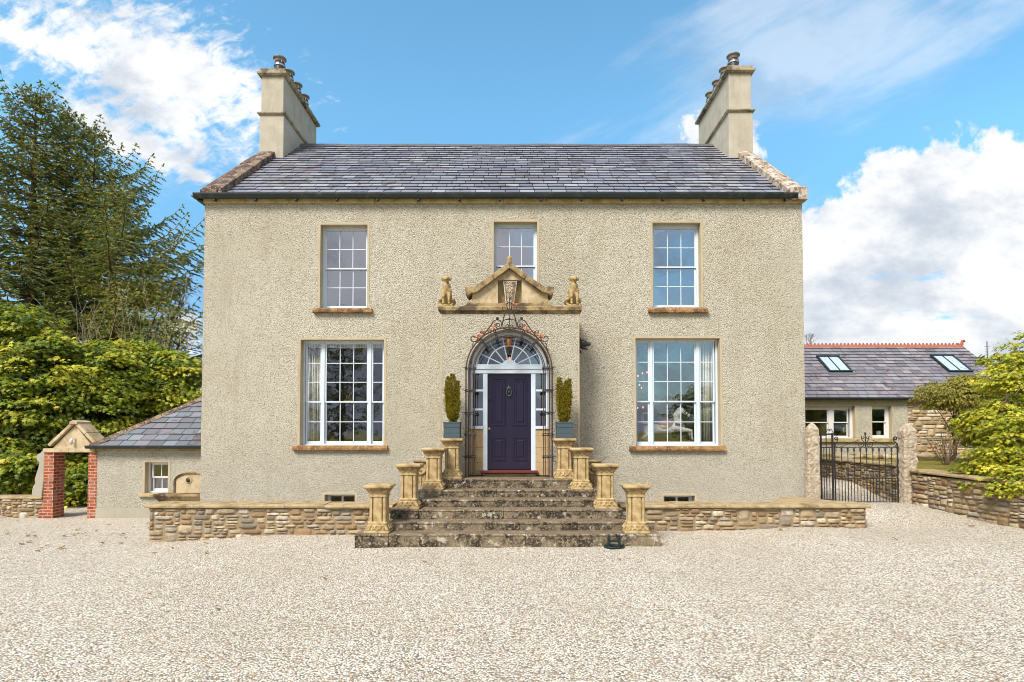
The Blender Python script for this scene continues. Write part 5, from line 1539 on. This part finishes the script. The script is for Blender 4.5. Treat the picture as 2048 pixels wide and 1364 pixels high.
mb = MB(); slabs(mb, 6.9, lambda u, v, h: (XG - .1 + v, 19.85 - u, 1.135 + h), 7, .06, .35, .05); mb.build('coping', 'cap_stone', t)
# garden edging rocks
rnd = random.Random(6)
proto = None
for i in range(16):
    px_ = 1672 + i * 24 + rnd.uniform(-7, 7); yy_ = rnd.uniform(17.2, 18.0); x_ = PX(px_, yy_)
    if x_ < XG + .4: continue
    mb = MB(); r_ = rnd.uniform(.10, .2); mb.ball((0, 0, .05), r_, 10, (1.4, 1, .6))
    mb.v = [tuple(Vector(p) * (1 + .3 * mnoise.noise(Vector(p) * 9 + Vector((i, 0, 0))))) for p in mb.v]
    wh = i % 3 == 1; o = mb.build('border_rock', 'post_stone' if wh else 'cap_stone', smooth=True); o.location = (x_, yy_, lawn_z(x_, yy_))
    tag(o, 'pale white rock edging the garden bed below the annex' if wh else 'brown mossy rock edging the garden bed below the annex', 'rock', 'white border rocks' if wh else 'brown border rocks')

# ------------------------------------------------------------------ gate posts and gate
def gate_post(px0, px1, dep, pyt, pysh, pyb, Y, label, seed):
    a, b = PX(px0, Y), PX(px1, Y); w = b - a; cx = (a + b) / 2; z0 = PZ(pyb, Y) - .15; z1 = PZ(pysh, Y); zt = PZ(pyt, Y); mb = MB()
    n = 60; rings = []; m_ = 10; cy = Y + dep / 2
    def ns(x, y, z): return .025 * mnoise.noise(Vector((x * 6 + seed, y * 6, z * 5))) + .03 * mnoise.noise(Vector((x * 16 + seed, y * 16, z * 16))) + .02 * mnoise.noise(Vector((x * 40, y * 40, z * 40 + seed)))
    for i in range(n + 1):
        z = z0 + (z1 - z0) * i / n; ring_ = []
        for s in range(4):
            for k in range(m_):
                q = -1 + 2 * k / m_; x, y = ((q, -1), (1, q), (-q, 1), (-1, -q))[s]
                k2 = .94 if abs(abs(x) - abs(y)) < .01 else 1
                f = (1.03 - .06 * i / n) * k2; X_, Y_ = x * w / 2 * f, y * dep / 2 * f; d = ns(X_, Y_, z)
                ring_.append((cx + X_ + x * d * .5, cy + Y_ + y * d * .5, z))
        rings.append(ring_)
    for f, h in ((.8, .3), (.45, .72), (.08, 1)): rings.append([(cx + (p[0] - cx) * f, cy + (p[1] - cy) * f, z1 + (zt - z1) * h) for p in rings[n]])
    mb.loft(rings)
    return tag(mb.build('gate_post', 'post_stone', smooth=False), label, 'gate post', 'rough stone gate posts')
YG = 12.75
gate_post(1616, 1639.5, .17, 845, 858, 1004, YG, 'slimmer rough granite gate post against the house corner', 1)
gate_post(1808, 1835, .24, 847, 862, 1008, YG - .1, 'stout pale granite gate post at the end of the garden wall', 9)
YGG = YG + .12
def q_(px_, py_): return P(px_, py_, YGG)
t = thing('iron_side_panel', (PX(1652, YGG), YGG, .33), 'narrow fixed black iron railing panel beside the gate', 'railing')
mb = MB(); zb_, zt_ = q_(0, 1000)[1], q_(0, 869)[1]
for px_, r_, y1 in ((1641.5, .022, 867), (1664.5, .026, 866), (1652, .012, 870), (1647, .009, 895), (1658, .009, 895)):
    x_ = PX(px_, YGG); mb.tube([(x_, YGG, zb_ - .03), (x_, YGG, q_(0, y1)[1])], r_, 6)
mb.box(PX(1639, YGG), PX(1669, YGG), YGG - .03, YGG + .03, zt_ - .01, zt_ + .025); mb.box(PX(1640, YGG), PX(1666, YGG), YGG - .01, YGG + .01, q_(0, 896)[1], q_(0, 894)[1])
mb.box(PX(1640, YGG), PX(1666, YGG), YGG - .01, YGG + .01, q_(0, 1001)[1], q_(0, 998.5)[1]); mb.build('railing_frame', 'iron', t)
mb = MB()
for s in (-1, 1): c_ = q_(1659, 865); mb.tube(to3([(c_[0] + s * .09, c_[1] - .01), (c_[0] + s * .06, c_[1] + .03)] + spiral(c_[0] + s * .02, c_[1] + .05, .035, .01, R(180 if s < 0 else 0), R(180 - 300 if s < 0 else 300), 10), YGG), .008, 5)
mb.build('scroll', 'iron', t)
t = thing('iron_gate', (PX(1735, YGG), YGG, .33), 'black wrought iron garden gate with scrolled top between the granite posts', 'gate')
def GX(x): return PX(1600 + x / 7.577, YGG)
def GZ(y): return PZ(840 + y / 7.577, YGG)
mb = MB(); mb.tube([(GX(1475), YGG, GZ(1265)), (GX(1475), YGG, GZ(360))], .024, 6); mb.tube([(GX(525), YGG, GZ(1240)), (GX(520), YGG, GZ(330))], .016, 6)
for y_ in (413, 885, 1240): mb.box(GX(520), GX(1480), YGG - .008, YGG + .008, GZ(y_ + 5), GZ(y_ - 5))
for y_ in (475,): mb.box(GX(1475), GX(1550), YGG - .02, YGG + .02, GZ(y_ + 60), GZ(y_ + 20))
mb.build('gate_frame', 'iron', t)
nb = 10; xsb = [530 + (1475 - 530) * i / nb for i in range(nb + 1)]
mb = MB()
for i, x_ in enumerate(xsb[1:-1]): mb.tube([(GX(x_), YGG, GZ(1240)), (GX(x_), YGG, GZ(413))], .0095, 5)
for a, b in zip(xsb[:-1], xsb[1:]):
    x_ = (a + b) / 2; mb.tube([(GX(x_), YGG, GZ(1240)), (GX(x_), YGG, GZ(885))], .0085, 5)
mb.build('bars', 'iron', t); 
mb = MB(); sc_ = GX(100) - GX(0); u1 = sc_ / 100
for a, b in zip(xsb[:-1], xsb[1:]):
    c_ = (a + b) / 2; r_ = (b - a) / 2 * u1 * .82; mb.tube(to3(arc(GX(c_), GZ(452), r_, R(-40), R(220), 14), YGG), .006, 5)
def gsp(cx_, cy, r0, r1, a0, a1, n=18): return [(GX(cx_ + (r0 + (r1 - r0) * i / n) * math.cos(R(a0 + (a1 - a0) * i / n))), YGG, GZ(cy - (r0 + (r1 - r0) * i / n) * math.sin(R(a0 + (a1 - a0) * i / n)))) for i in range(n + 1)]
def gp(*p): return [(GX(a), YGG, GZ(b)) for a, b in p]
mb.tube(gsp(1443, 282, 8, 32, -200, 200) + gp((1425, 325), (1460, 350), (1475, 385)), .014, 6)
mb.tube(gsp(543, 282, 8, 30, 380, -20)[::1] + gp((560, 320), (535, 350), (525, 385)), .012, 6)
for s in (-1, 1):
    f = lambda L_: [(2 * GX(988) - p[0], p[1], p[2]) if s < 0 else p for p in L_]
    mb.tube(f(gsp(1020, 262, 8, 28, 120, 400) + gp((1045, 290), (1020, 320), (1005, 345)) + gsp(1070, 362, 62, 30, 170, 360, 10)[0:3] + gp((1015, 395), (1060, 410), (1095, 385)) + gsp(1065, 362, 34, 9, -10, 300)), .009, 5)
    mb.tube(f(gp((1080, 300), (1200, 345), (1365, 410))), .007, 5)
    mb.tube(f(gp((1100, 412), (1400, 412), (1440, 400), (1470, 350))), .009, 5)
mb.tube(gp((988, 415), (988, 215)), .014, 6); mb.ball(gp((988, 205))[0], .022, 6, (1, 1, 1.5)); mb.tube(gp((968, 212), (1008, 212)), .008, 5)
for k in range(4):   # lower scroll band
    c_ = 620 + k * 245
    for s in (-1, 1): mb.tube([((2 * GX(c_) - p[0]) if s < 0 else p[0], p[1], p[2]) for p in gp((c_ + 2, 725), (c_ + 60, 800), (c_ + 95, 830)) + gsp(c_ + 62, 840, 32, 8, 0, -300)], .007, 5)
mb.build('scrollwork', 'iron', t)
mb = MB(); mb.ball((GX(1520), YGG - .03, GZ(515)), .04, 10, (1, .6, 1)); mb.ball((GX(1520), YGG - .07, GZ(515)), .02, 8); mb.build('latch', 'rust_iron', t)

# ------------------------------------------------------------------ outhouse on the left
YO = 14.2
ox0 = PX(196, YO); oz = PZ(893, YO); ot = thing('outhouse', (ox0 + 2, YO, -.2), 'low cream rendered outhouse with hipped slate roof left of the house', 'outhouse')
WO = (PX(291, YO), PX(338, YO), PZ(986, YO), PZ(924, YO)); xo1 = XL + .3; DEP = 5.0
mb = MB(); wall_holes(mb, ox0, XL + .0, -.5, oz - .12, YO, [WO], .35); mb.box(ox0, ox0 + .35, YO + .003, YO + DEP, -.5, oz - .12); mb.box(ox0, XL, YO + DEP - .3, YO + DEP, -.5, oz - .12); mb.build('wall', 'dash', ot)
mb = MB(); mb.prism([(ox0 - .012, -.5), (PX(340, YO), -.5), (PX(340, YO), PZ(1016, YO)), (ox0 - .012, PZ(1016, YO) )], YO - .012, YO - .001); mb.build('plinth', 'plinth_render', ot)
mb = MB(); x = ox0 - .02
while x < XL - .05: mb.box(x + .002, min(x + .52, XL), YO - .03, YO + .1, oz - .119, oz - .0); x += .524
mb.build('eaves_course', 'eaves_stone', ot, bevel=.01)
# hip roof: 45 deg plan hip
hx0, hy0 = ox0 - .1, YO - .15; pit = math.tan(R(36)); hm = 2.45
def fo(u, v, h): c_, s_ = math.cos(R(36)), math.sin(R(36)); return (u, hy0 + v * c_ - h * s_, oz + v * s_ + h * c_)
Vh = hm / math.cos(R(36))
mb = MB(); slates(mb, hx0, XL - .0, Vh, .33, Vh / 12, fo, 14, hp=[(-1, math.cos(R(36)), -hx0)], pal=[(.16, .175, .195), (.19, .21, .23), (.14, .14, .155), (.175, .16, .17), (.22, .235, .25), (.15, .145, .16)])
orf = mb.build('roof', 'slate', ot)
mb = MB(); zt_ = oz + hm * pit
mb.add([(hx0, hy0, oz - .02), (XL, hy0, oz - .02), (XL, hy0 + hm, zt_ - .02), (hx0 + hm, hy0 + hm, zt_ - .02), (hx0, hy0 + 2 * hm, oz - .02), (XL, hy0 + 2 * hm, oz - .02)], [(0, 1, 2, 3), (0, 3, 4), (3, 2, 5, 4)]); mb.build('roof_deck', 'underlay', orf)
mb = MB(); k = 9
for i in range(k):
    a, b = i / k, (i + 1) / k - .006
    rings = []
    for q in (a, b):
        c_ = Vector((hx0 + hm * q, hy0 + hm * q, oz + hm * q * pit)); s = Vector((.7, -.7, 0)) * .13; up = Vector((0, 0, 1))
        rings.append([c_ + s - up * .055, c_ + s - up * .03, c_ + up * .06, c_ - s - up * .03, c_ - s - up * .055])
    mb.loft(rings)
for i in range(6):
    a = hx0 + hm + (XL - hx0 - hm) * i / 6; mb.prism([(hy0 + hm - .12, zt_ - .06), (hy0 + hm, zt_ + .05), (hy0 + hm + .12, zt_ - .06)], a, a + (XL - hx0 - hm) / 6 - .006, axis='x')
mb.build('hip_tiles', 'coping_stone', orf)
mb = MB(); mb.prism([(hy0 - .09, oz + .03), (hy0 - .09, oz), (hy0 - .06, oz - .05), (hy0 - .0, oz - .05), (hy0 + .03, oz + .0), (hy0 + .03, oz + .03)], hx0 - .05, XL - .02, axis='x'); mb.build('gutter', 'gutter_paint', ot)
w = sash_window(ot, *WO, YO + .14, [(.14, .97, 2)], .5, 'annex_paint', 'glass', .04, (1, 1), True, YO)
mb = MB(); mb.box(PX(278, YO - .07), PX(346, YO - .07), YO - .08, YO + .14, PZ(993, YO), PZ(987, YO)); mb.build('sill', 'eaves_stone', w, bevel=.008)
mb = MB(); mb.box(ox0 + .36, XL, YO + 1.6, YO + 1.7, -.4, oz - .2); mb.build('inner_wall', 'interior', ot)
# wall fountain
YF = YO - .04; t = thing('wall_fountain', (PX(385, YF), YF, .2), 'arched stone wall fountain with small lion mask half hidden by the house corner', 'fountain')
fx = PX(388, YF); fr_ = fx - PX(354, YF); z0_, z1_ = PZ(986, YF), PZ(962, YF)
mb = MB(); pts = [(fx - fr_, z0_), (fx - fr_, z1_)] + [(fx + fr_ * math.cos(a), z1_ + (PZ(945, YF) - z1_) * math.sin(a)) for a in lin(PI, 0, 14)[1:-1]] + [(fx + fr_, z1_), (fx + fr_, z0_)]
pts = [(min(a, XL - .01), b) for a, b in pts]
mb.prism(pts, YO - .10, YO - .003); mb.build('back_slab', 'pale_stone', t, bevel=.01)
mb = MB(); tp = [(a, YO - .11, b) for a, b in pts]; mb.tube(tp, .025, 5); mb.build('moulding', 'cornice_stone', t)
mb = MB(); mb.ball((PX(381, YF), YO - .12, PZ(960, YF)), .045, 8, (1, .5, 1.1)); mb.ball((PX(381, YF), YO - .16, PZ(961, YF)), .02, 6); mb.build('lion_mask', 'bronze', t)
mb = MB(); mb.tube(to3(arc(PX(382, YF), PZ(960, YF), .075, 0, 2 * PI, 16)[:-1], YO - .105), .01, 5, closed=True); mb.build('mask_ring', 'pale_stone', t)
mb = MB(); xa, xb = PX(331, YF), XL - .01
mb.loft([[(xa + e, YO - .45 + e, z), (xb, YO - .45 + e, z), (xb, YO - .004, z), (xa + e, YO - .004, z)] for e, z in ((.12, PZ(1006, YF)), (.06, PZ(998, YF)), (.0, PZ(990, YF)), (-.02, PZ(989, YF)), (-.02, PZ(985, YF)))]); mb.build('basin', 'cornice_stone', t)

# brick gateway
gw = thing('brick_gateway', (PX(145, 14.2), 14.3, -.2), 'small red brick gateway with stone pediment beside the outhouse', 'gateway')
zl_ = PZ(905, YO)
a, b = PX(90, YO), PX(109, YO)
mb = MB(); mb.box(a, b, YO, YO + .36, -.5, zl_)
for i, q in enumerate((.03, .07, .12)): mb.box(a - q - .0, b - .001 * (i + 1), YO + .003 * (i + 1), YO + .34, -.5, PZ(1000 + i * 12, YO))
mb.build('brick_pier', 'brick', gw)
mb = MB(); mb.box(PX(178, YO), PX(195.5, YO), YO + .002, YO + .36, -.5, zl_); mb.build('brick_pier', 'brick', gw)
mb = MB(); zt_ = PZ(897, YO)
mb.box(PX(88, YO), PX(140, YO), YO - .03, YO + .4, zl_ + .002, zt_); mb.box(PX(140.5, YO), PX(192, YO), YO - .03, YO + .4, zl_ + .002, zt_); mb.build('lintel', 'pale_stone', gw, bevel=.012)
mb = MB(); A_ = (PX(149, YO), PZ(850, YO)); L_ = (PX(104, YO), zt_ + .003); R_ = (PX(186, YO), zt_ + .003)
mb.prism([L_, R_, A_], YO + .03, YO + .35); mb.build('pediment', 'pale_stone', gw)
mb = MB()
for s, E in ((-1, (PX(101, YO), PZ(893, YO))), (1, (PX(191, YO), PZ(890, YO)))):
    d = Vector((A_[0] - E[0], 0, A_[1] + .03 - E[1])); n_ = Vector((-d.z, 0, d.x)).normalized() * (.05 if s > 0 else -.05)
    n_ = Vector((n_.x, 0, abs(n_.z)))
    n_.x = s * abs(n_.x)
    mid = .48
    for f0, f1 in ((0, mid), (mid + .01, 1)):
        p0, p1 = Vector((E[0], 0, E[1])) + d * f0, Vector((E[0], 0, E[1])) + d * f1
        mb.prism([(p0.x, p0.z), (p1.x, p1.z), ((p1 + n_ * 1.5).x, (p1 + n_ * 1.5).z), ((p0 + n_ * 1.5).x, (p0 + n_ * 1.5).z)], YO - .03, YO + .42)
mb.loft([[(A_[0] + x_, y_, A_[1] + z_) for x_, z_ in ((-.10, .02), (-.09, .085), (0, .12), (.09, .085), (.10, .02))] for y_ in (YO - .06, YO + .44)])
mb.build('raking_coping', 'pale_stone', gw, bevel=.01)
# scroll bracket left of pier
mb = MB(); B_ = lambda x, y: (PX(x / 4.012, YO + .1), PZ(760 + y / 4.012, YO + .1))
out = [B_(360, 552), B_(330, 585), (B_(300, 605)), B_(300, 640), B_(325, 665), B_(318, 700), B_(300, 760), B_(290, 800), B_(295, 830), B_(278, 855), B_(270, 900), B_(272, 935), B_(352, 935), B_(366, 800), B_(368, 590)]
mb.prism(out, YO + .08, YO + .24); mb.build('scroll_bracket', 'plinth_render', gw, bevel=.02)
# bulkhead lamp
lx, lz = P(142, 884, YO - .05); t = thing('wall_lamp', (lx, YO, lz), 'small white caged bulkhead lamp on the gateway pediment', 'lamp')
mb = MB(); mb.lathe([(.03, .0), (.036, .01), (.036, .05), (.02, .06)], lx, YO - .05, lz, 10); mb.tube([(lx, YO - .05, lz + .055), (lx + .02, YO - .04, lz + .09), (lx + .05, YO + .03, lz + .08)], .02, 6); mb.build('housing', 'annex_paint', t)
mb = MB(); mb.ball((lx, YO - .05, lz - .03), .03, 10, (1, 1, 1.3)); mb.build('bulb_cover', 'porcelain', t, smooth=True)
mb = MB()
for k in range(6): an_ = k * PI / 3; mb.tube([(lx + .035 * math.cos(an_), YO - .05 + .035 * math.sin(an_), lz), (lx + .037 * math.cos(an_), YO - .05 + .037 * math.sin(an_), lz - .04), (lx, YO - .05, lz - .075)], .003, 4)
mb.build('cage', 'steel', t)
# low stone wall far left
t = thing('boundary_wall', (PX(30, YO), YO, -.2), 'low rubble stone wall at the far left under the maples', 'stone wall')
xa, xb = PX(-260, YO), PX(86, YO); zc = PZ(993, YO)
mb = MB(); mb.box(xa, xb, YO + .05, YO + .4, -.5, zc - .06); mb.build('core', 'mortar', t)
mb = MB(); rubble(mb, xb - xa, -.35, zc - .06, lambda u, z, w: (xa + u, YO + .045 - w, z), 71, .016); mb.build('stonework', 'rubble', t, smooth=True)
mb = MB(); slabs(mb, xb - xa, lambda u, v, h: (xa + u, YO + .05 + v, zc - .06 + h), 72, .06, .36, .04); mb.build('coping', 'cap_stone', t)

# ------------------------------------------------------------------ boot scraper, step lights
YS = 9.36; sx = PX(1227, YS); t = thing('boot_scraper', (sx, YS, 0), 'dark green cast iron boot scraper on the gravel before the bottom step', 'boot scraper')
mb = MB(); mb.loft([[(sx + rx * math.cos(a), YS + ry * math.sin(a), z) for a in lin(0, 2 * PI, 24)[:-1]] for rx, ry, z in ((.13, .09, .0), (.16, .11, .03), (.175, .125, .05), (.175, .125, .06), (.155, .11, .052), (.14, .10, .035))]); mb.build('tray', 'green_iron', t, smooth=True)
mb = MB()
for s in (-1, 1):
    mb.lathe([(.03, .03), (.024, .06), (.022, .16), (.03, .18), (.03, .195), (.018, .205), (.024, .225), (.012, .245), (.002, .25)], sx + s * .085, YS, 0, 10)
mb.box(sx - .085, sx + .085, YS - .008, YS + .008, .13, .155); mb.prism([(sx + p, q) for p, q in ((-.085, .13), (-.085, .06), (-.07, .1), (-.04, .122), (.04, .122), (.07, .1), (.085, .06), (.085, .13))], YS - .006, YS + .006)
mb.build('scraper_bar', 'green_iron', t)
for s, px_, lb in ((-1, 772, 'small steel spotlight low beside the left end of the steps'), (1, 1252, 'small steel spotlight low beside the right end of the steps')):
    x_, z_ = P(px_, 1037, 10.2); mb = MB(); o_ = -s
    mb.loft([[(x_ + o_ * h, 10.2 + r * math.cos(a), z_ + r * math.sin(a)) for a in lin(0, 2 * PI, 14)[:-1]] for h, r in ((-.05, .028), (.02, .03), (.03, .04), (.045, .042))]); mb.tube([(x_, 10.2, z_), (x_, 10.2, ZS[1])], .01, 6)
    tag(mb.build('step_light', 'steel'), lb, 'spotlight', 'spotlights beside the steps')

# ------------------------------------------------------------------ inside the windows
def curtain(xa, xb, z0, z1, y, label, tie=False):
    mb = MB(); n = 70; rings = []
    for i in range(n + 1):
        x = xa + (xb - xa) * i / n; d = .035 * math.sin(i * .95) + .012 * math.sin(i * 2.3)
        rings.append([(x, y + d, z0), (x, y + d, z1), (x, y + d + .008, z1), (x, y + d + .008, z0)])
    mb.loft(rings); return tag(mb.build('curtain', 'curtain', smooth=True), label, 'curtain', 'striped curtains inside the lower windows')
x0, x1, z0, z1 = OP['ll']; W = x1 - x0; curtain(x0 + .03 * W, x0 + .26 * W, z0, z1 - .08, Y0 + .33, 'pale striped curtain drawn at the left side of the lower left window')
x0, x1, z0, z1 = OP['lr']; W = x1 - x0; curtain(x0 + .79 * W, x0 + .99 * W, z0, z1 - .05, Y0 + .33, 'pale striped curtain drawn at the right side of the lower right window')
for k, lb in (('ll', 'left'), ('lr', 'right')):
    x0, x1, z0, z1 = OP[k]; mb = MB(); mb.box(x0, x1, Y0 + .275, Y0 + .28, z1 - (.16 if k == 'll' else .06), z1)
    tag(mb.build('roller_blind', 'curtain'), 'cream blind rolled up at the top of the lower %s window' % lb, 'blind')
# rocking horse
YH = 13.6
def Hh(x, y): a, b = P(1280 + x / 9.094, 760 + y / 9.094, YH); return (a, b)
def h3(x, y, dy=0): a, b = Hh(x, y); return (a, YH + dy, b)
ho = thing('rocking_horse', (Hh(600, 1090)[0], YH, Hh(600, 1090)[1]), 'white dappled rocking horse with red saddle inside the lower right window', 'rocking horse')
mb = MB(); U = (Hh(100, 0)[0] - Hh(0, 0)[0]) / 100
mb.limb(h3(230, 880), 85 * U, h3(480, 890), 78 * U); mb.limb(h3(480, 890), 78 * U, h3(700, 850), 92 * U)
mb.limb(h3(700, 820), 85 * U, h3(670, 640), 68 * U); mb.limb(h3(670, 640), 66 * U, h3(715, 545), 48 * U)
mb.limb(h3(745, 545), 42 * U, h3(870, 635), 28 * U); mb.ball(h3(885, 640), 30 * U)
for dy in (-.06, .06):
    mb.limb(h3(740, 900, dy), 50 * U, h3(910, 925, dy * 1.5), 32 * U); mb.limb(h3(910, 925, dy * 1.5), 28 * U, h3(935, 1080, dy * 1.5), 20 * U)
    mb.limb(h3(200, 900, dy), 62 * U, h3(110, 1000, dy * 1.5), 36 * U); mb.limb(h3(110, 1000, dy * 1.5), 28 * U, h3(40, 1060, dy * 1.5), 22 * U)
    mb.limb(h3(735, 500, dy * .4), 10 * U, h3(735, 460, dy * .5), 5 * U)
mb.build('body', 'horse_paint', ho, remesh=.014)
mb = MB(); mb.ball(h3(465, 800), 110 * U, 14, (1.3, 1.0, .75)); mb.limb(h3(540, 780), 20 * U, h3(560, 720), 14 * U); mb.build('saddle', 'saddle', ho, smooth=True)
mb = MB(); mb.ball(h3(430, 850), 98 * U, 14, (1.5, 1.05, .62)); mb.build('saddle_cloth', 'saddle_cloth', ho, smooth=True)
mb = MB()
for x_, y_, r_ in ((800, 590, 44), (850, 625, 34)): c_ = h3(x_, y_); mb.tube([(c_[0] + r_ * U * math.cos(a) * .55, c_[1] + r_ * U * math.sin(a), c_[2] + r_ * U * math.cos(a) * .75) for a in lin(0, 2 * PI, 14)[:-1]], .007, 5, closed=True)
mb.tube([h3(780, 570, -.05), h3(850, 640, -.04)], .006, 4); mb.ball(h3(805, 545, -.045), .012, 6)
mb.tube([h3(620, 800, -.11), h3(700, 815, -.115), h3(780, 800, -.1)], .025, 5)
mb.build('bridle', 'leather', ho)
mb = MB(); mb.limb(h3(150, 860), 40 * U, h3(95, 960), 25 * U); mb.build('tail', 'porcelain', ho, remesh=.014)
mb = MB(); za = Hh(0, 1110)[1]
for dy in (-.13, .13): mb.tube([h3(-60, 1085, dy), h3(200, 1120, dy), h3(500, 1130, dy), h3(800, 1120, dy), h3(1040, 1085, dy)], .025, 6)
mb.box(h3(300, 0)[0], h3(700, 0)[0], YH - .2, YH + .2, za - .03, za); mb.build('rocker', 'interior_floor', ho)
# table lamp-ish white figure at the left, chandelier
x_, z_ = P(1291, 850, 14.2); t = thing('candle_stand', (x_, 14.2, z_ - .5), 'white painted lantern stand inside the left light of the lower right window', 'stand')
mb = MB(); mb.box(x_ - .09, x_ + .09, 14.1, 14.28, z_ + .02, z_ + .05); mb.box(x_ - .09, x_ + .09, 14.1, 14.28, z_ + .28, z_ + .31)
for a in (-.08, .08):
    for b in (14.11, 14.27): mb.box(x_ + a - .01, x_ + a + .01, b - .01, b + .01, z_ + .05, z_ + .28)
mb.lathe([(.07, 0), (.09, -.15), (.05, -.3), (.12, -.5)], x_, 14.2, z_ + .01, 12); mb.build('stand_frame', 'horse_paint', t)
t = thing('chandelier', (PX(1290, 15.5), 15.5, P(0, 700, 15.5)[1]), 'small chandelier with glowing candle bulbs inside the lower right window', 'chandelier')
mb = MB(); fl = []; cxx, czz = P(1288, 775, 15.5)
mb.tube([(cxx, 15.5, czz - .3), (cxx, 15.5, 4.28)], .012, 5)
for k, (px_, py_) in enumerate(((1285, 747), (1294, 745), (1299, 750), (1276, 752), (1279, 770), (1283, 776), (1275, 816), (1286, 815))):
    a, b = P(px_, py_, 15.3 + .05 * k); mb.tube([(cxx, 15.5, b - .12), ((cxx + a) / 2, 15.45, b - .15), (a, 15.3 + .05 * k, b - .05)], .008, 5); mb.lathe([(.016, -.05), (.014, -.02)], a, 15.3 + .05 * k, b, 8); fl.append((a, 15.3 + .05 * k, b))
mb.build('chandelier_arms', 'brass', t)
for p in fl: mb = MB(); mb.ball(p, .02, 8, (1, 1, 1.7)); mb.build('candle_bulb', 'flame', t)
a, b = P(1019, 717, 13.6); mb = MB(); mb.ball((a, 13.6, b), .035, 8, (.8, .8, 1.5)); mb.tube([(a, 13.6, b), (a, 13.6, b - .25)], .012, 5)
t = thing('hall_lamp', (a, 13.6, b), 'small glowing candle lamp seen through the fanlight', 'lamp')
mb = MB(); mb.ball((a, 13.6, b), .03, 8, (.8, .8, 1.5)); mb.build('candle_bulb', 'flame', t); mb = MB(); mb.tube([(a, 13.6, b - .05), (a, 13.6, b + .8)], .01, 5); mb.lathe([(.02, -.05), (.06, -.09), (.01, -.12)], a, 13.6, b, 8); mb.build('lamp_stem', 'brass', t)

# ------------------------------------------------------------------ fallen leaves
rnd = random.Random(12); proto = None
LP = [(345, 1098), (230, 1062), (225, 1068), (170, 1068), (130, 1073), (60, 1085), (95, 1092), (245, 1070), (200, 1070), (192, 1064), (35, 1042), (435, 1221), (850, 1125), (1050, 1150), (1945, 1054), (1790, 1080), (1560, 1060), (300, 1190), (650, 1160), (1240, 1120), (155, 1061)]
for i in range(26): LP.append((rnd.uniform(10, 420), rnd.uniform(1045, 1110)))
for i, (px_, py_) in enumerate(LP):
    for _ in range(1):
        y_ = 9.0
        for k in range(12):
            zz_ = P(px_, py_, y_)[1]; g_ = gmicro(P(px_, py_, y_)[0], y_); y_ *= (HC - g_) / max(.01, HC - zz_)
        x_ = P(px_, py_, y_)[0]
    if proto is None:
        mb = MB(); mb.add([(0, -.03, .0), (.025, -.005, .012), (.012, .01, .006), (.024, .03, .014), (0, .045, .004), (-.024, .03, .012), (-.012, .01, .006), (-.025, -.005, .012)], [(0, 1, 2, 6, 7), (2, 3, 4, 5, 6)])
        o = proto = mb.build('fallen_leaf', 'dry_leaf')
    else: o = proto.copy(); C.collection.objects.link(o)
    o.location = (x_, y_, g_ + .012); o.rotation_euler = (rnd.uniform(-.4, .4), rnd.uniform(-.4, .4), rnd.uniform(0, 6.3)); s = rnd.uniform(.7, 1.5) * (.7 if py_ > 1115 else 1.15); o.scale = (s, s, s)
    tag(o, 'small dry brown leaf lying on the pale gravel', 'leaf', 'dry leaves scattered on the gravel')
